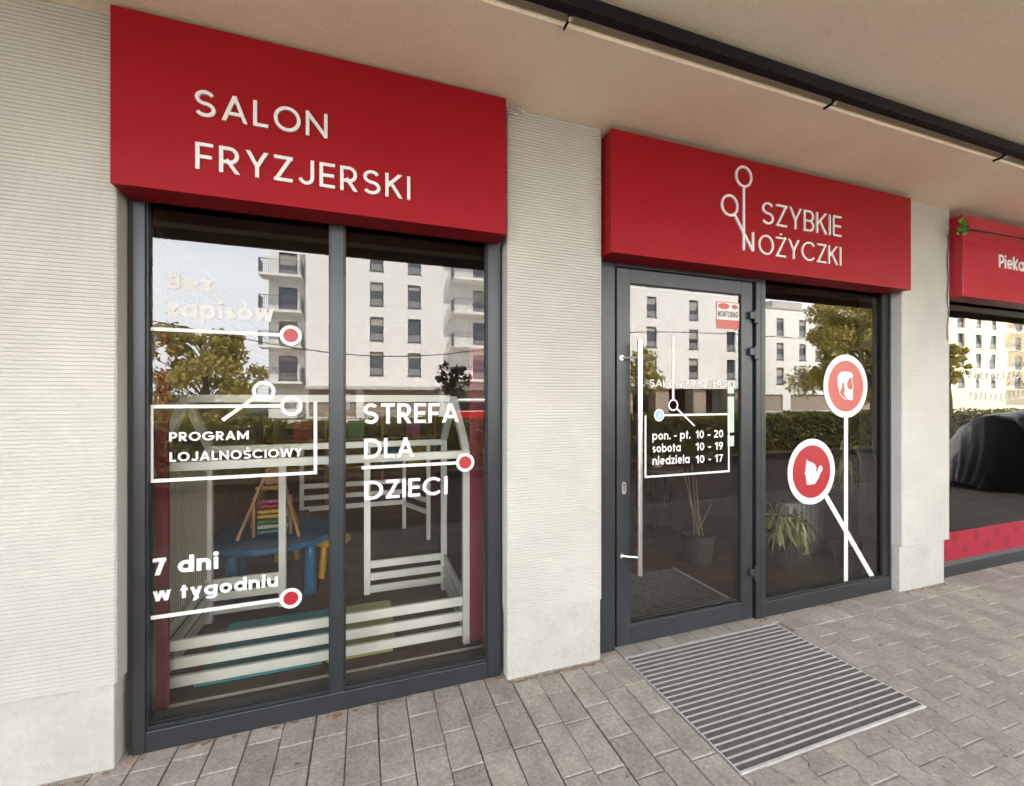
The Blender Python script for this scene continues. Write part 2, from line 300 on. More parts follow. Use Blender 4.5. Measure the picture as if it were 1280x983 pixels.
# ---- stroke lettering: monoline geometric sans, drawn as thin solid strips
def arc(cx, cy, rx, ry, a0, a1, n=18):
    return [(cx + rx*math.cos(R(a0+(a1-a0)*i/n)), cy + ry*math.sin(R(a0+(a1-a0)*i/n))) for i in range(n+1)]
def glyph(ch, w):
    h = w/2; X = 0.74
    def ring(W, H, y0=0, x0=0, n=30): return ('O', arc(x0+W/2, y0+H/2, W/2-h, H/2-h, 0, 360, n)[:-1])
    L = lambda a, b: ('L', a, b)
    Cv = lambda p: ('C', p)
    if ch in 'ŚŻÓĆ':
        base = {'Ś':'S','Ż':'Z','Ó':'O','Ć':'C'}[ch]; W, st, y0, y1 = glyph(base, w)
        if ch == 'Ż': st = st + [('B', (W/2-h*1.05, 1.10), (W/2+h*1.05, 1.10+w*1.05))]
        else: st = st + [('D', (W/2-0.03, 1.08), (W/2+0.13, 1.27))]
        return W, st, y0, 1.4
    if ch == 'ó':
        W, st, y0, y1 = glyph('o', w); return W, st + [('D', (W/2-0.03, X+0.08), (W/2+0.13, X+0.27))], y0, 1.2
    if ch == ' ': return 0.30, [], 0, 1
    if ch == 'I': return w, [L((h,h),(h,1-h))], 0, 1
    if ch == 'L': return .52, [L((h,h),(h,1-h)), L((h,h),(.52-h,h))], 0, 1
    if ch == 'E': return .56, [L((h,h),(h,1-h)), L((h,h),(.56-h,h)), L((h,.5),(.53-h,.5)), L((h,1-h),(.56-h,1-h))], 0, 1
    if ch == 'F': return .54, [L((h,h),(h,1-h)), L((h,.48),(.50-h,.48)), L((h,1-h),(.54-h,1-h))], 0, 1
    if ch == 'T': return .62, [L((.31,h),(.31,1-h)), L((h,1-h),(.62-h,1-h))], 0, 1
    if ch == 'O': return .95, [ring(.95, 1.0)], 0, 1
    if ch == 'C': return .93, [Cv(arc(.51,.5,.51-h,.5-h,42,318,26))], 0, 1
    if ch == 'G': return 1.0, [Cv(arc(.51,.5,.51-h,.5-h,42,352,28)), L((.60,.47),(1.0-h,.47))], 0, 1
    if ch == 'D': return .84, [L((h,h),(h,1-h)), Cv([(h,1-h)]+arc(.34,.5,.50-h,.5-h,90,-90,20)+[(h,h)])], 0, 1
    if ch in 'PRB':
        b = .50
        st = [L((h,h),(h,1-h)), Cv([(h,1-h)]+arc(.34,1-h-(1-h-b+0.0)/2-.0,.28-h,(1-h-b)/2+.0,90,-90,14)+[(h,b)])]
        if ch == 'P': st[1] = Cv([(h,1-h)]+arc(.34,.71-h/2,.29-h,.29-h/2,90,-90,14)+[(h,.42)]); return .63, st, 0, 1
        if ch == 'R': st[1] = Cv([(h,1-h)]+arc(.34,.71-h/2,.29-h,.29-h/2,90,-90,14)+[(h,.42)]); return .66, st+[L((.30,.42),(.66-h*1.15,0))], 0, 1
        return .64, st+[Cv([(h,b)]+arc(.34,(b+h)/2,.30-h,(b-h)/2,90,-90,14)+[(h,h)])], 0, 1
    if ch == 'S':
        W = .68; ry = (1-w)/4
        return W, [Cv(arc(W/2, 1-h-ry, W/2-h-.02, ry, 28, 270, 16)[:-1] + arc(W/2, h+ry, W/2-h, ry, 90, -152, 16))], 0, 1
    if ch == 'N': return .80, [L((h,h),(h,1-h)), L((.8-h,h),(.8-h,1-h)), L((h,1-h),(.8-h,h))], 0, 1
    if ch == 'M': return .98, [L((h,h),(h,1-h)), L((.98-h,h),(.98-h,1-h)), L((h,1-h),(.49,.28)), L((.98-h,1-h),(.49,.28))], 0, 1
    if ch == 'Z': return .64, [L((h,h),(.64-h,h)), L((h,1-h),(.64-h,1-h)), L((h*1.3,h),(.64-h*1.3,1-h))], 0, 1
    if ch == 'Y': return .74, [L((.37,h),(.37,.47)), ('X',(.37,.42),(h*1.1,1)), ('X',(.37,.42),(.74-h*1.1,1))], 0, 1
    if ch == 'K': return .68, [L((h,h),(h,1-h)), L((h,.42),(.66-h*1.1,1)), L((.24,.58),(.68-h*1.15,0))], 0, 1
    if ch == 'A': return .86, [L((h*1.1,0),(.43,1-h*.4)), L((.86-h*1.1,0),(.43,1-h*.4)), L((.20,.30),(.66,.30))], 0, 1
    if ch == 'W': return 1.16, [L((h*1.05,1),(.31,h*.4)), L((.31,h*.4),(.58,1-h*.4)), L((.58,1-h*.4),(.85,h*.4)), L((.85,h*.4),(1.16-h*1.05,1))], 0, 1
    if ch == 'J': return .56, [Cv([(.56-h,1)]+arc(.28,.30,.28-h,.30-h,0,-165,14))], 0, 1
    if ch == 'o': return .74, [ring(.74, X)], 0, 1
    if ch == 'e': return .72, [Cv([(.12,X/2)]+[(.72-h,X/2)]), Cv(arc(.37,X/2,.37-h,X/2-h,0,312,26))], 0, 1
    if ch == 'c': return .66, [Cv(arc(.37,X/2,.37-h,X/2-h,45,315,22))], 0, 1
    if ch == 'a': return .76, [ring(.74, X), L((.76-h,h),(.76-h,X-h))], 0, X
    if ch == 'd': return .76, [ring(.74, X), L((.76-h,h),(.76-h,1.02-h))], 0, 1.02
    if ch == 'b': return .76, [ring(.74, X, 0, .02), L((h,h),(h,1.02-h))], 0, 1.02
    if ch == 'p': return .76, [ring(.74, X, 0, .02), L((h,-.30),(h,X-h))], -.30, X
    if ch == 'g': return .76, [ring(.74, X), Cv([(.76-h,X),(.76-h,.0)]+arc(.39,-.02,.37-h,.28-h,0,-155,14))], -.3, X
    if ch == 'n': return .68, [L((h,h),(h,X-h)), Cv([(.68-h,0)]+arc(.35,X-.33,.33-h,.33-h,0,178,14))], 0, X
    if ch == 'u': return .68, [L((.68-h,h),(.68-h,X-h)), Cv([(h,X)]+arc(.33,.33,.33-h,.33-h,180,362,14))], 0, X
    if ch == 'i': return w*1.1, [L((w*.55,h),(w*.55,X-h)), ('O', arc(w*.55,.93,h*.62,h*.62,0,360,12)[:-1], h*1.2)], 0, 1.1
    if ch == 'l': return w, [L((h,h),(h,1.02-h))], 0, 1.02
    if ch == 't': return .42, [L((.2,h),(.2,.95-h)), L((h,X-h),(.42-h,X-h))], 0, 1
    if ch == 'r': return .44, [L((h,h),(h,X-h)), Cv(arc(.35,X-.33,.33-h,.33-h,78,180,8))], 0, X
    if ch == 'k': return .62, [L((h,h),(h,1.02-h)), L((h,.28),(.60-h*1.1,X)), L((.22,.40),(.62-h*1.15,0))], 0, 1.02
    if ch == 'y': return .70, [L((h*1.1,X),(.36,h*.2)), L((.70-h*1.1,X),(.24,-.32))], -.28, X
    if ch == 'w': return .98, [L((h*1.05,X),(.27,h*.4)), L((.27,h*.4),(.49,X-h*.4)), L((.49,X-h*.4),(.71,h*.4)), L((.71,h*.4),(.98-h*1.05,X))], 0, X
    if ch == 'z': return .56, [L((h,h),(.56-h,h)), L((h,X-h),(.56-h,X-h)), L((h*1.3,h),(.56-h*1.3,X-h))], 0, X
    if ch == 's':
        W = .50; ry = (X-w)/4
        return W, [Cv(arc(W/2, X-h-ry, W/2-h-.01, ry, 25, 270, 12)[:-1] + arc(W/2, h+ry, W/2-h, ry, 90, -155, 12))], 0, X
    if ch == '.': return w*1.1, [('B', (0,0), (w*1.1,w*1.1))], 0, 1
    if ch == '-': return .40, [L((h,.38),(.40-h,.38))], 0, 1
    if ch == '0': return .66, [ring(.66, 1.0)], 0, 1
    if ch == '1': return .40, [L((.40-h,h),(.40-h,1-h)), L((.40-h,1-h),(h*.8,.76))], 0, 1
    if ch == '2': return .62, [Cv(arc(.31,.69,.31-h,.31-h,165,-35,16)+[(h,h)]), L((h,h),(.62-h,h))], 0, 1
    if ch == '7': return .60, [L((h,1-h),(.60-h,1-h)), L((.60-h*1.2,1-h),(.20,0))], 0, 1
    if ch == '9': return .66, [ring(.66, .64, .36), L((.66-h*1.25,.55),(.26,0))], 0, 1
    return .3, [], 0, 1
def clip(poly, x0, x1, y0, y1):
    for ax, lim, sg in ((0,x0,1),(0,x1,-1),(1,y0,1),(1,y1,-1)):
        out = []
        for i in range(len(poly)):
            a = poly[i]; b = poly[(i+1)%len(poly)]
            ia = (a[ax]-lim)*sg >= -1e-9; ib = (b[ax]-lim)*sg >= -1e-9
            if ia: out.append(a)
            if ia != ib:
                t = (lim-a[ax])/(b[ax]-a[ax]); out.append((a[0]+t*(b[0]-a[0]), a[1]+t*(b[1]-a[1])))
        poly = out
        if len(poly) < 3: return []
    return poly
def strip(mb, pts, wd, y0, y1, tf, closed=False):
    n = len(pts); lp = []; rp = []
    for i, p in enumerate(pts):
        a = pts[i-1] if (i > 0 or closed) else None; b = pts[(i+1)%n] if (i < n-1 or closed) else None
        ds = []
        if a: ds.append(Vector((p[0]-a[0], p[1]-a[1])).normalized())
        if b: ds.append(Vector((b[0]-p[0], b[1]-p[1])).normalized())
        d = sum(ds, Vector((0,0))).normalized(); nn = Vector((-d.y, d.x))
        k = min(1/max(nn.dot(Vector((-ds[0].y, ds[0].x))), 0.4), 2.0)
        lp.append((p[0]+nn.x*wd/2*k, p[1]+nn.y*wd/2*k)); rp.append((p[0]-nn.x*wd/2*k, p[1]-nn.y*wd/2*k))
    vs = []
    for yy in (y0, y1):
        for q in (lp, rp): vs += [(tf(a)[0], yy, tf(a)[1]) for a in q]
    fs = []
    for i in range(n if closed else n-1):
        j = (i+1)%n
        fs += [(n+i, n+j, j, i), (i, j, 2*n+j, 2*n+i), (n+j, n+i, 3*n+i, 3*n+j)]
    if not closed: fs += [(0, 2*n, 3*n, n), (n-1, 2*n-1, 4*n-1, 3*n-1)]
    mb.add(vs, fs)
def text(mb, s, x0, z0, x1, cap, yb, th, wt=0.15, sp=0.12):
    """baseline from (x0,z0) to x1, capital height cap, standing on the plane y=yb, th thick, weight wt"""
    tot = 0; gl = []
    for ch in s:
        W, st, a, b = glyph(ch, wt); gl.append((tot, W, st, a, b)); tot += W + sp
    tot -= sp
    sx = (x1-x0)/tot
    for gx, W, st, a, b in gl:
        for k, q in enumerate(st):
            y0 = yb - th - 0.00012*k
            tf = lambda p: (x0+(gx+p[0])*sx, z0+p[1]*cap)
            if q[0] in 'LX':
                p, r_ = Vector(q[1]), Vector(q[2]); d = (r_-p).normalized(); nn = Vector((-d.y, d.x))*wt/2
                e = d*wt/2 if (abs(d.x) < 1e-3 or abs(d.y) < 1e-3) else d*wt*0.9
                e0 = e if q[0] == 'L' else e*0
                poly = [tuple(p-e0+nn), tuple(p-e0-nn), tuple(r_+e-nn), tuple(r_+e+nn)]
                poly = clip(poly, -0.001, W+0.001, a, b)
                if poly: mb.prism_xz([tf(p) for p in poly], y0, yb)
            elif q[0] == 'C': strip(mb, q[1], wt, y0, yb, tf)
            elif q[0] == 'O': strip(mb, q[1], q[2] if len(q) > 2 else wt, y0, yb, tf, True)
            elif q[0] == 'B': mb.prism_xz([tf(p) for p in (q[1], (q[2][0], q[1][1]), q[2], (q[1][0], q[2][1]))], y0, yb)
            elif q[0] == 'D':
                p, r_ = Vector(q[1]), Vector(q[2]); d = (r_-p).normalized(); nn = Vector((-d.y, d.x))*wt*.45
                mb.prism_xz([tf(v) for v in (tuple(p+nn), tuple(p-nn), tuple(r_-nn), tuple(r_+nn))], y0, yb)
def ptext(mb, s, L, Rr, top, y, th, wt=.15, sp=.12):       # L, R baseline ends and top as measured points
    x0, z0 = on(*L, y); x1, z1 = on(*Rr, y); zt = on(*top, y)[1]
    text(mb, s, x0, (z0+z1)/2, x1, zt-z0, y, th, wt, sp)
def ring_dec(mb, c, r, wd, y, th, n=40):
    strip(mb, arc(c[0], c[1], r-wd/2, r-wd/2, 0, 360, n)[:-1], wd, y-th, y, lambda p: p, True)
def disc(mb, c, r, y, th, n=40): mb.prism_xz(arc(c[0], c[1], r, r, 0, 360, n)[:-1], y-th, y)
def seg(mb, a, b, wd, y, th): strip(mb, [a, b], wd, y-th, y, lambda p: p)

# ------------------------------------------------------------------ ground
MB().quad((-300,-300,-0.09),(300,-300,-0.09),(300,120,-0.09),(-300,120,-0.09)).build('ground', 'grass').__setitem__('kind', 'structure')
b = MB(); b.box(-14, 60, -2.80, 0.6, -0.06, -0.010); o = b.build('pavement_bed', 'sand'); tag(o, kind='structure')
o = MB().box(-60, 140, -13.9, -7.9, -0.085, -0.03).build('bounce_plaza', 'slab'); tag(o, kind='structure')  # unseen ground added as a pale reflector for the arcade ceiling
o = MB().box(-60, 140, -20.5, -14.2, -0.08, -0.05).build('road', 'road_bounce'); tag(o, kind='structure')  # hidden behind the hedge, kept pale to bounce sun into the arcade
o = MB().box(-60, 140, -31.0, -20.9, -0.085, -0.03).build('far_pavement', 'slab'); tag(o, kind='structure')
b = MB()
for y in (-14.0, -20.7): b.box(-60, 140, y-0.1, y+0.1, -0.08, 0.03)
o = b.build('kerb', 'kerb'); tag(o, kind='structure')

def paver(mb, poly, cx, cy, tilt=0.0012):
    """bevelled block: top outline inset 4 mm, chamfer, skirt"""
    n = len(poly); ins = 0.0035
    tx = random.uniform(-tilt, tilt)/0.1; ty = random.uniform(-tilt, tilt)/0.1; dz = random.uniform(-0.0009, 0.0009)
    z = lambda x, y: (x-cx)*tx + (y-cy)*ty + dz
    top = [(cx+(x-cx)*(1-ins/0.075), cy+(y-cy)*(1-ins/0.10)) for x, y in poly]
    vs = [(x, y, z(x, y)) for x, y in top] + [(x, y, z(x, y)-0.0035) for x, y in poly] + [(x, y, -0.03) for x, y in poly]
    fs = [tuple(range(n))]
    for k in (0, 1):
        for i in range(n): j = (i+1)%n; fs.append((k*n+j, k*n+i, (k+1)*n+i, (k+1)*n+j))
    mb.add(vs, fs)
o = MB().box(-60, 60, -7.9, -2.806, -0.08, -0.004).build('brick_path', 'clinker'); tag(o, kind='structure')
o = MB().box(-14, 34, -6.62, -5.5, -0.06, 0.012).build('hedge_foot_dark_strip', 'dark_strip'); tag(o, kind='structure')  # added dark strip, lengthens the hedge's dark foot mirrored in the panes
rect = MB(); hh = MB()
MAT = (1.404, 2.556, -0.812, -0.006)
def inmat(cx, cy, m=0.0): return MAT[0]-m < cx < MAT[1]+m and MAT[2]-m < cy < MAT[3]+m
PW, PL, G = 0.134, 0.205, 0.0022
i0 = int(-4.5/PW); XB = 1.404
def clip_add(mb, x0, x1, y0, y1):
    if x1-x0 < 0.02 or y1-y0 < 0.02: return
    g = G*random.uniform(0.7, 1.4)
    paver(mb, [(x0+g,y0+g),(x1-g,y0+g),(x1-g,y1-g),(x0+g,y1-g)], (x0+x1)/2, (y0+y1)/2)
for i in range(40):
    x1 = XB - 0.004 - i*PW + random.uniform(-.002,.002); x0 = x1-PW
    y = 0.13 - random.uniform(0, 0.02) ; first = True
    ln = random.choice([0.14, 0.2, 0.25, 0.3])
    while y > -2.6:
        clip_add(rect, x0, x1, y-ln, y); y -= ln
        ln = PL if random.random() < 0.62 else random.choice([0.137, 0.205, 0.274])
for i in range(100):                                       # header course along the shop front right of the door
    x0 = XB + i*PW; x1 = x0+PW
    if x0 > 12: break
    if x0 < MAT[1]: clip_add(rect, x0, x1, MAT[3]+0.004, 0.14)
    else: clip_add(rect, x0, x1, -0.11, 0.14)
hw, hn, hl = 0.0825, 0.0585, 0.10
prof = [(-hw,-hl),(hw,-hl),(hw,-.062),(hn,-.038),(hn,.038),(hw,.062),(hw,hl),(-hw,hl),(-hw,.062),(-hn,.038),(-hn,-.038),(-hw,-.062)]
cxs = hw+hn
for i in range(0, 100):
    cx = XB + hw + i*cxs
    if cx > 15: break
    for j in range(0, 33):
        cy = -0.015 - j*0.2 - (hl if i % 2 else 0)
        if cy < -2.68: break
        if inmat(cx, cy, 0.0): 
            pass
        gs = random.uniform(0.965, 0.985)
        poly = [(cx+px*gs, cy+py*gs) for px, py in prof]
        xs = [p[0] for p in poly]; ys = [p[1] for p in poly]
        if max(ys) < MAT[2]-0.008 or min(xs) > MAT[1]+0.008: pieces = [poly]
        else: pieces = [clip(poly, MAT[1]+0.010, 99, -99, 99), clip(poly, -9, MAT[1]+0.010, -99, MAT[2]-0.010)]
        for q in pieces:
            q = clip(q, -99, 99, -99, -0.1135) if q else q
            if len(q) < 3: continue
            qx = [p[0] for p in q]; qy = [p[1] for p in q]
            if max(qx)-min(qx) < .012 or max(qy)-min(qy) < .012: continue
            paver(hh, q, (min(qx)+max(qx))/2, (min(qy)+max(qy))/2, 0.0008)
o = rect.build('pavement', 'paver'); tag(o, kind='structure')
o = hh.build('interlocking_pavement', 'paver_h'); tag(o, kind='structure')
o = MB().box(XB+0.002, 15, -2.80, -0.11, -0.010, -0.006).build('joint_sand', 'sand_pale'); tag(o, kind='structure')

# ------------------------------------------------------------------ the shop building
Zc, Zo, YR, YE = 2.99, 3.075, -0.535, -2.52
shop = thing('storefront_building', 'cream building with ribbed plaster pillars and plastered arcade ceiling over the shop fronts', 'building', (0, 0, 0))
def ribbed(x0, x1, y1=0.30, z0=0.35, z1=Zc+0.02, name='wall_panel'):
    P = 0.0157; prof = []
    z = z0
    while z < z1 - P:
        prof += [(0.0, z+0.0015), (0.0, z+P-0.0042), (0.0034, z+P-0.0030), (0.0034, z+P-0.0006)]
        z += P
    prof.append((0.0, z1))
    c = 0.006
    mb = MB(); n = len(prof); vs = []
    for y, z in prof: vs += [(x0, y+c, z), (x0+c, y, z), (x1-c, y, z), (x1, y+c, z)]
    fs = []
    for i in range(n-1):
        for k in range(3): fs.append((i*4+k, i*4+k+1, (i+1)*4+k+1, (i+1)*4+k))
    mb.add(vs, fs)
    mb.quad((x0,0.006,z0),(x0,0.006,z1),(x0,y1,z1),(x0,y1,z0)); mb.quad((x1,0.006,z0),(x1,y1,z0),(x1,y1,z1),(x1,0.006,z1))
    mb.quad((x0,0.006,z0),(x0,y1,z0),(x1,y1,z0),(x1,0.006,z0)); mb.quad((x0,y1,z0),(x0,y1,z1),(x1,y1,z1),(x1,y1,z0))
    mb.build(name, 'rib', shop)
ribbed(-9.0, -0.927); ribbed(0.703, 1.262); ribbed(3.852, 4.436)
for x0, x1 in ((-9.0, -0.945), (0.712, 1.268), (3.868, 4.418)):
    MB().box(x0, x1, 0.026, 0.29, -0.03, 0.349).build('plinth', 'plinth', shop, bevel=0.004)
MB().box(-9.0, 20, YR, 8.0, Zc, Zc+0.25).build('inner_soffit', 'soffit', shop)
MB().box(-9.0, 20, YE, YR-0.001, Zo, Zo+0.25).build('outer_soffit', 'soffit_out', shop)
MB().box(-9.0, 20, YE-0.05, YE-0.002, 2.98, 3.5).build('fascia', 'stone', shop)
MB().box(-9.0, 20, YE-0.05, 8.0, 3.5, 4.35).build('sun_block_mass', 'render', shop)  # unseen block added to keep sun off the arcade; height sets the shadow edge
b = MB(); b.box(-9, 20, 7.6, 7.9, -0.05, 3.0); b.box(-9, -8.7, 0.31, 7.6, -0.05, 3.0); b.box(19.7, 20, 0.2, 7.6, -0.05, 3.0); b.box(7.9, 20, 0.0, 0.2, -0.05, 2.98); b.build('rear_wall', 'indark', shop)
# interior shells
MB().box(-1.6, 1.28, 0.17, 5.2, -0.05, 0.004).build('inner_floor', 'floor', shop)
MB().box(1.284, 4.2, 0.17, 5.2, -0.05, 0.004).build('inner_floor', 'tile', shop)
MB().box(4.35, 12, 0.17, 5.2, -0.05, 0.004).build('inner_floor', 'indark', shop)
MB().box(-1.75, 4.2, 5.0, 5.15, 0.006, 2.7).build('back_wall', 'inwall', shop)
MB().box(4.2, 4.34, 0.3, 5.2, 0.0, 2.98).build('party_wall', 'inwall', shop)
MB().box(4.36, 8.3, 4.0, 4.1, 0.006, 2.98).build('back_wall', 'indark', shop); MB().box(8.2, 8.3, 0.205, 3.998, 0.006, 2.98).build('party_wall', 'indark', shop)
MB().box(-1.6, -1.32, 0.31, 5.0, 0.006, 2.9).build('side_wall', 'siding', shop)
MB().box(1.24, 1.30, 1.7, 5.0, 0.006, 2.7).build('dividing_wall', 'inwall', shop)
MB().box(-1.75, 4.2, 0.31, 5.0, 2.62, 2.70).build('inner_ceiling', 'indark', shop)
# ribbed cream panel on the side wall
b = MB(); b.box(-1.315, -1.30, 0.55, 1.95, 0.02, 1.12)
for k in range(28): b.box(-1.30, -1.285, 0.56+k*0.05, 0.595+k*0.05, 0.03, 1.11)
b.build('slatted_panel', 'cream', shop)
for x0, x1, y0, y1 in ((-1.06, -0.874, 0.32, 0.345), (0.60, 0.70, 0.40, 0.425)):
    MB().box(x0, x1, y0, y1, 0.02, 1.80).build('reveal_panel', 'burgundy', shop)
MB().box(-0.93, 0.70, 0.346, 0.356, 0.006, 0.016).build('floor_strip', 'white_wood', shop)

# black rail under the arcade ceiling
rl = thing('ceiling_rail', 'long black metal rail slung under the arcade ceiling on thin straps', 'rail', (0, -0.6, 2.98))
b = MB(); b.box(-6, 14, -0.622, -0.578, 3.000, 3.056); b.build('rail_channel', 'black', rl, bevel=0.004)
for x in (-2.2, -0.72, 0.77, 2.26, 3.77, 5.27, 6.8):
    b = MB(); b.bar((x, -0.53, 2.984), (x, -0.575, 2.984), 0.012, 0.006); b.box(x-0.006, x+0.006, -0.590, -0.575, 2.9805, Zo-0.002); b.build('strap', 'black', rl)
    b = MB(); b.lathe([(0.008,0),(0.008,0.008),(0.004,0.010)], (x, -0.588, 2.972), 10); b.build('bolt', 'alu', rl)

# ------------------------------------------------------------------ signs
def sign_box(o, x0, x1, z0, z1, m, yf=-0.08, yb=0.068):
    MB().box(x0, x1, yf, yb, z0, z1).build('panel', m, o, bevel=0.003)
s1 = thing('shop_sign', 'wide red box sign with white words SALON FRYZJERSKI above the large window', 'sign', (-0.12, 0, 2.296))
sign_box(s1, -0.912, 0.672, 2.297, 2.976, 'red')
b = MB(); ptext(b, 'SALON', (243.7,145.5), (409.5,174.5), (243.7,112.5), -0.0805, 0.008, .128, .19); b.build('lettering', 'white_letter', s1)
b = MB(); ptext(b, 'FRYZJERSKI', (245,212), (512.7,250.6), (245,178.7), -0.0805, 0.008, .128, .19); b.build('lettering', 'white_letter', s1)
s2 = thing('shop_sign', 'red box sign with white scissors and SZYBKIE NOŻYCZKI above the glass door', 'sign', (2.5, 0, 2.275))
sign_box(s2, 1.273, 3.808, 2.276, 2.952, 'red')
b = MB(); ptext(b, 'SZYBKIE', (951.6,281), (1050.4,296), (951.6,253.5), -0.0805, 0.008, .092, .16); b.build('lettering', 'white_letter', s2)
b = MB(); ptext(b, 'OŻYCZKI', (947.4,318.5), (1050.4,332), (947.4,293.5), -0.0805, 0.008, .092, .16)
nx, nz = on(940.3, 314.5, -0.0805); nz1 = on(940.3, 291, -0.0805)[1]
seg(b, (nx, nz), (nx, nz1), 0.0155, -0.0805, 0.008); b.build('lettering', 'white_letter', s2)
b = MB(); Y = -0.0805
c1 = on(928.8, 221.7, Y); c2 = on(911.3, 257.5, Y)
ring_dec(b, c1, 0.067, 0.0145, Y, 0.008); ring_dec(b, c2, 0.067, 0.0145, Y, 0.008)
p0 = on(928.7, 235, Y); p1 = on(928.7, 313.5, Y); x = c1[0]
seg(b, (x, c1[1]-0.065), (x, p1[1]), 0.0155, Y, 0.0083)
e = Vector(on(940.3, 314.5, Y)); d = (e-Vector(c2)).normalized()
seg(b, tuple(Vector(c2)+d*0.065), tuple(e), 0.0155, Y, 0.0086); b.build('scissors_emblem', 'white_letter', s2)
s3 = thing('shop_sign', 'glossy dark red bakery box sign with white word at the right edge of the photo', 'sign', (5.4, 0, 2.28))
sign_box(s3, 4.440, 8.4, 2.282, 2.925, 'maroon', yf=-0.078)
b = MB(); x0, z0 = on(1248, 334.6, -0.0785); zt = on(1248, 318.5, -0.0785)[1]; x1 = on(1273.8, 338, -0.0785)[0]
text(b, 'Pieka', x0, z0, x0+(x1-x0)*1.22, zt-z0, -0.0785, 0.006, .15, .12); text(b, 'rnia', x0+(x1-x0)*1.27, z0, x0+(x1-x0)*1.93, zt-z0, -0.0785, 0.006, .15, .12)
b.build('lettering', 'white_letter', s3)

# ------------------------------------------------------------------ display window
FY, GY = 0.07, 0.104
dw = thing('display_window', 'large two-pane display window with white vinyl lettering under the SALON FRYZJERSKI sign', 'window', (-0.12, FY, 0))
b = MB(); b.box(-0.905, -0.862, FY, 0.17, 0.0, 2.46); b.box(0.619, 0.690, FY, 0.17, 0.0, 2.46)
b.box(-0.8615, 0.6185, FY+0.001, 0.17, 0.0, 0.088); b.box(-0.8615, 0.6185, FY+0.001, 0.17, 2.40, 2.46)
b.build('outer_frame', 'frame', dw, bevel=0.003)
b = MB(); b.box(-0.924, -0.9055, FY+0.010, 0.17, 0.0, 2.32); b.box(0.6905, 0.701, FY+0.02, 0.17, 0.0, 2.32); b.build('gasket', 'frame_dark', dw)
MB().box(-0.149, -0.09, FY-0.002, 0.168, 0.0885, 2.398).build('mullion', 'frame', dw, bevel=0.003)
for x0, x1 in ((-0.8615, -0.1495), (0-.0895, 0.6185)):
    b = MB(); t = 0.005
    b.box(x0, x0+t, GY-0.022, GY-0.004, 0.103, 2.398); b.box(x1-t, x1, GY-0.022, GY-0.004, 0.103, 2.398); b.box(x0, x1, GY-0.022, GY-0.004, 0.0885, 0.1025)
    b.build('glazing_bead', 'frame', dw)
    b = MB(); b.box(x0+t, x0+t+0.002, GY-0.004, GY-0.001, 0.103, 2.398); b.box(x1-t-0.004, x1-t, GY-0.006, GY-0.001, 0.103, 2.398); b.box(x0+t, x1-t, GY-0.006, GY-0.001, 0.103, 0.108); b.build('gasket', 'frame_dark', dw)
    MB().quad((x0, GY, 0.09), (x1, GY, 0.09), (x1, GY, 2.398), (x0, GY, 2.398)).build('glass_pane', 'glass', dw)
DY, T = GY-0.001, 0.0006
b = MB(); ptext(b, 'Bez', (208.6,360.9), (266.5,365.5), (208.6,340.2), DY, T, .23, .10); ptext(b, 'zapisów', (207.9,396), (342.3,403), (207.9,372.5), DY, T, .22, .09); b.build('faint_lettering', 'decal_faint', dw)
def dot_line(a, c, rpx, wd, parent=dw):
    c = on(*c, DY); a = on(*a, DY); r = 0.060 if rpx is None else rpx
    b = MB(); seg(b, a, (c[0]-r+0.004, c[1]), wd, DY, T); ring_dec(b, c, r, 0.0155, DY, T*1.2); ob = b.build('line_decal', 'decal', parent)
    b = MB(); disc(b, c, r-0.016, DY, T*1.1); b.build('red_dot', 'red_vinyl', ob)
dot_line((186.6,411), (363.5,419.5), 0.047, 0.0155)
dot_line((186.3,773), (363.6,748), 0.047, 0.017)
dot_line((452,585), (581.5,578.3), 0.049, 0.016)
# loyalty frame with a pair of scissors lying on its top edge
b = MB(); tl = on(189, 508.5, DY); br = on(394.3, 590.5, DY); bl = on(190, 601.5, DY); tr = on(394.3, 508, DY)
zt = tl[1]; zb = bl[1]; xl, xr = tl[0], tr[0]; wd = 0.0155
cA = on(364.5, 507.3, DY); cB = on(329.8, 489.3, DY); rr = 0.047
seg(b, (xl-wd/2, zt), (cA[0]-rr+0.004, zt), wd, DY, T); seg(b, (xl, zb-wd/2), (xl, zt), wd, DY, T*1.2); seg(b, (xr, zb-wd/2), (xr, zt+0.02), wd, DY, T*1.2); seg(b, (xl, zb), (xr, zb), wd, DY, T*1.4)
ring_dec(b, (cA[0], zt), rr, 0.0155, DY, T*1.5); ring_dec(b, cB, rr, 0.0155, DY, T*1.5)
e = Vector(on(278, 525.5, DY)); d = (e-Vector(cB)).normalized(); seg(b, tuple(Vector(cB)+d*(rr-0.004)), tuple(e), 0.0155, DY, T*1.6)
b.build('scissors_frame_decal', 'decal', dw)
b = MB(); ptext(b, 'PROGRAM', (211.5,551.8), (311,549.8), (211.5,540.3), DY, T, .20, .11); ptext(b, 'LOJALNOŚCIOWY', (211.9,577.6), (378,571), (211.9,565.7), DY, T, .20, .11); b.build('lettering', 'decal', dw)
b = MB(); ptext(b, '7 dni', (190.9,720), (273.3,711), (190.9,698.5), DY, T, .23, .11); ptext(b, 'w tygodniu', (190.9,752.5), (347.8,732.8), (190.9,735.0), DY, T, .22, .10); b.build('lettering', 'decal', dw)
b = MB(); ptext(b, 'STREFA', (453.8,531.4), (574,527), (453.8,505.5), DY, T, .17, .11); ptext(b, 'DLA', (455,573.6), (517.6,571), (455,548.5), DY, T, .17, .11); ptext(b, 'DZIECI', (455.3,625.5), (559.5,618), (455.3,601.5), DY, T, .17, .11); b.build('lettering', 'decal', dw)

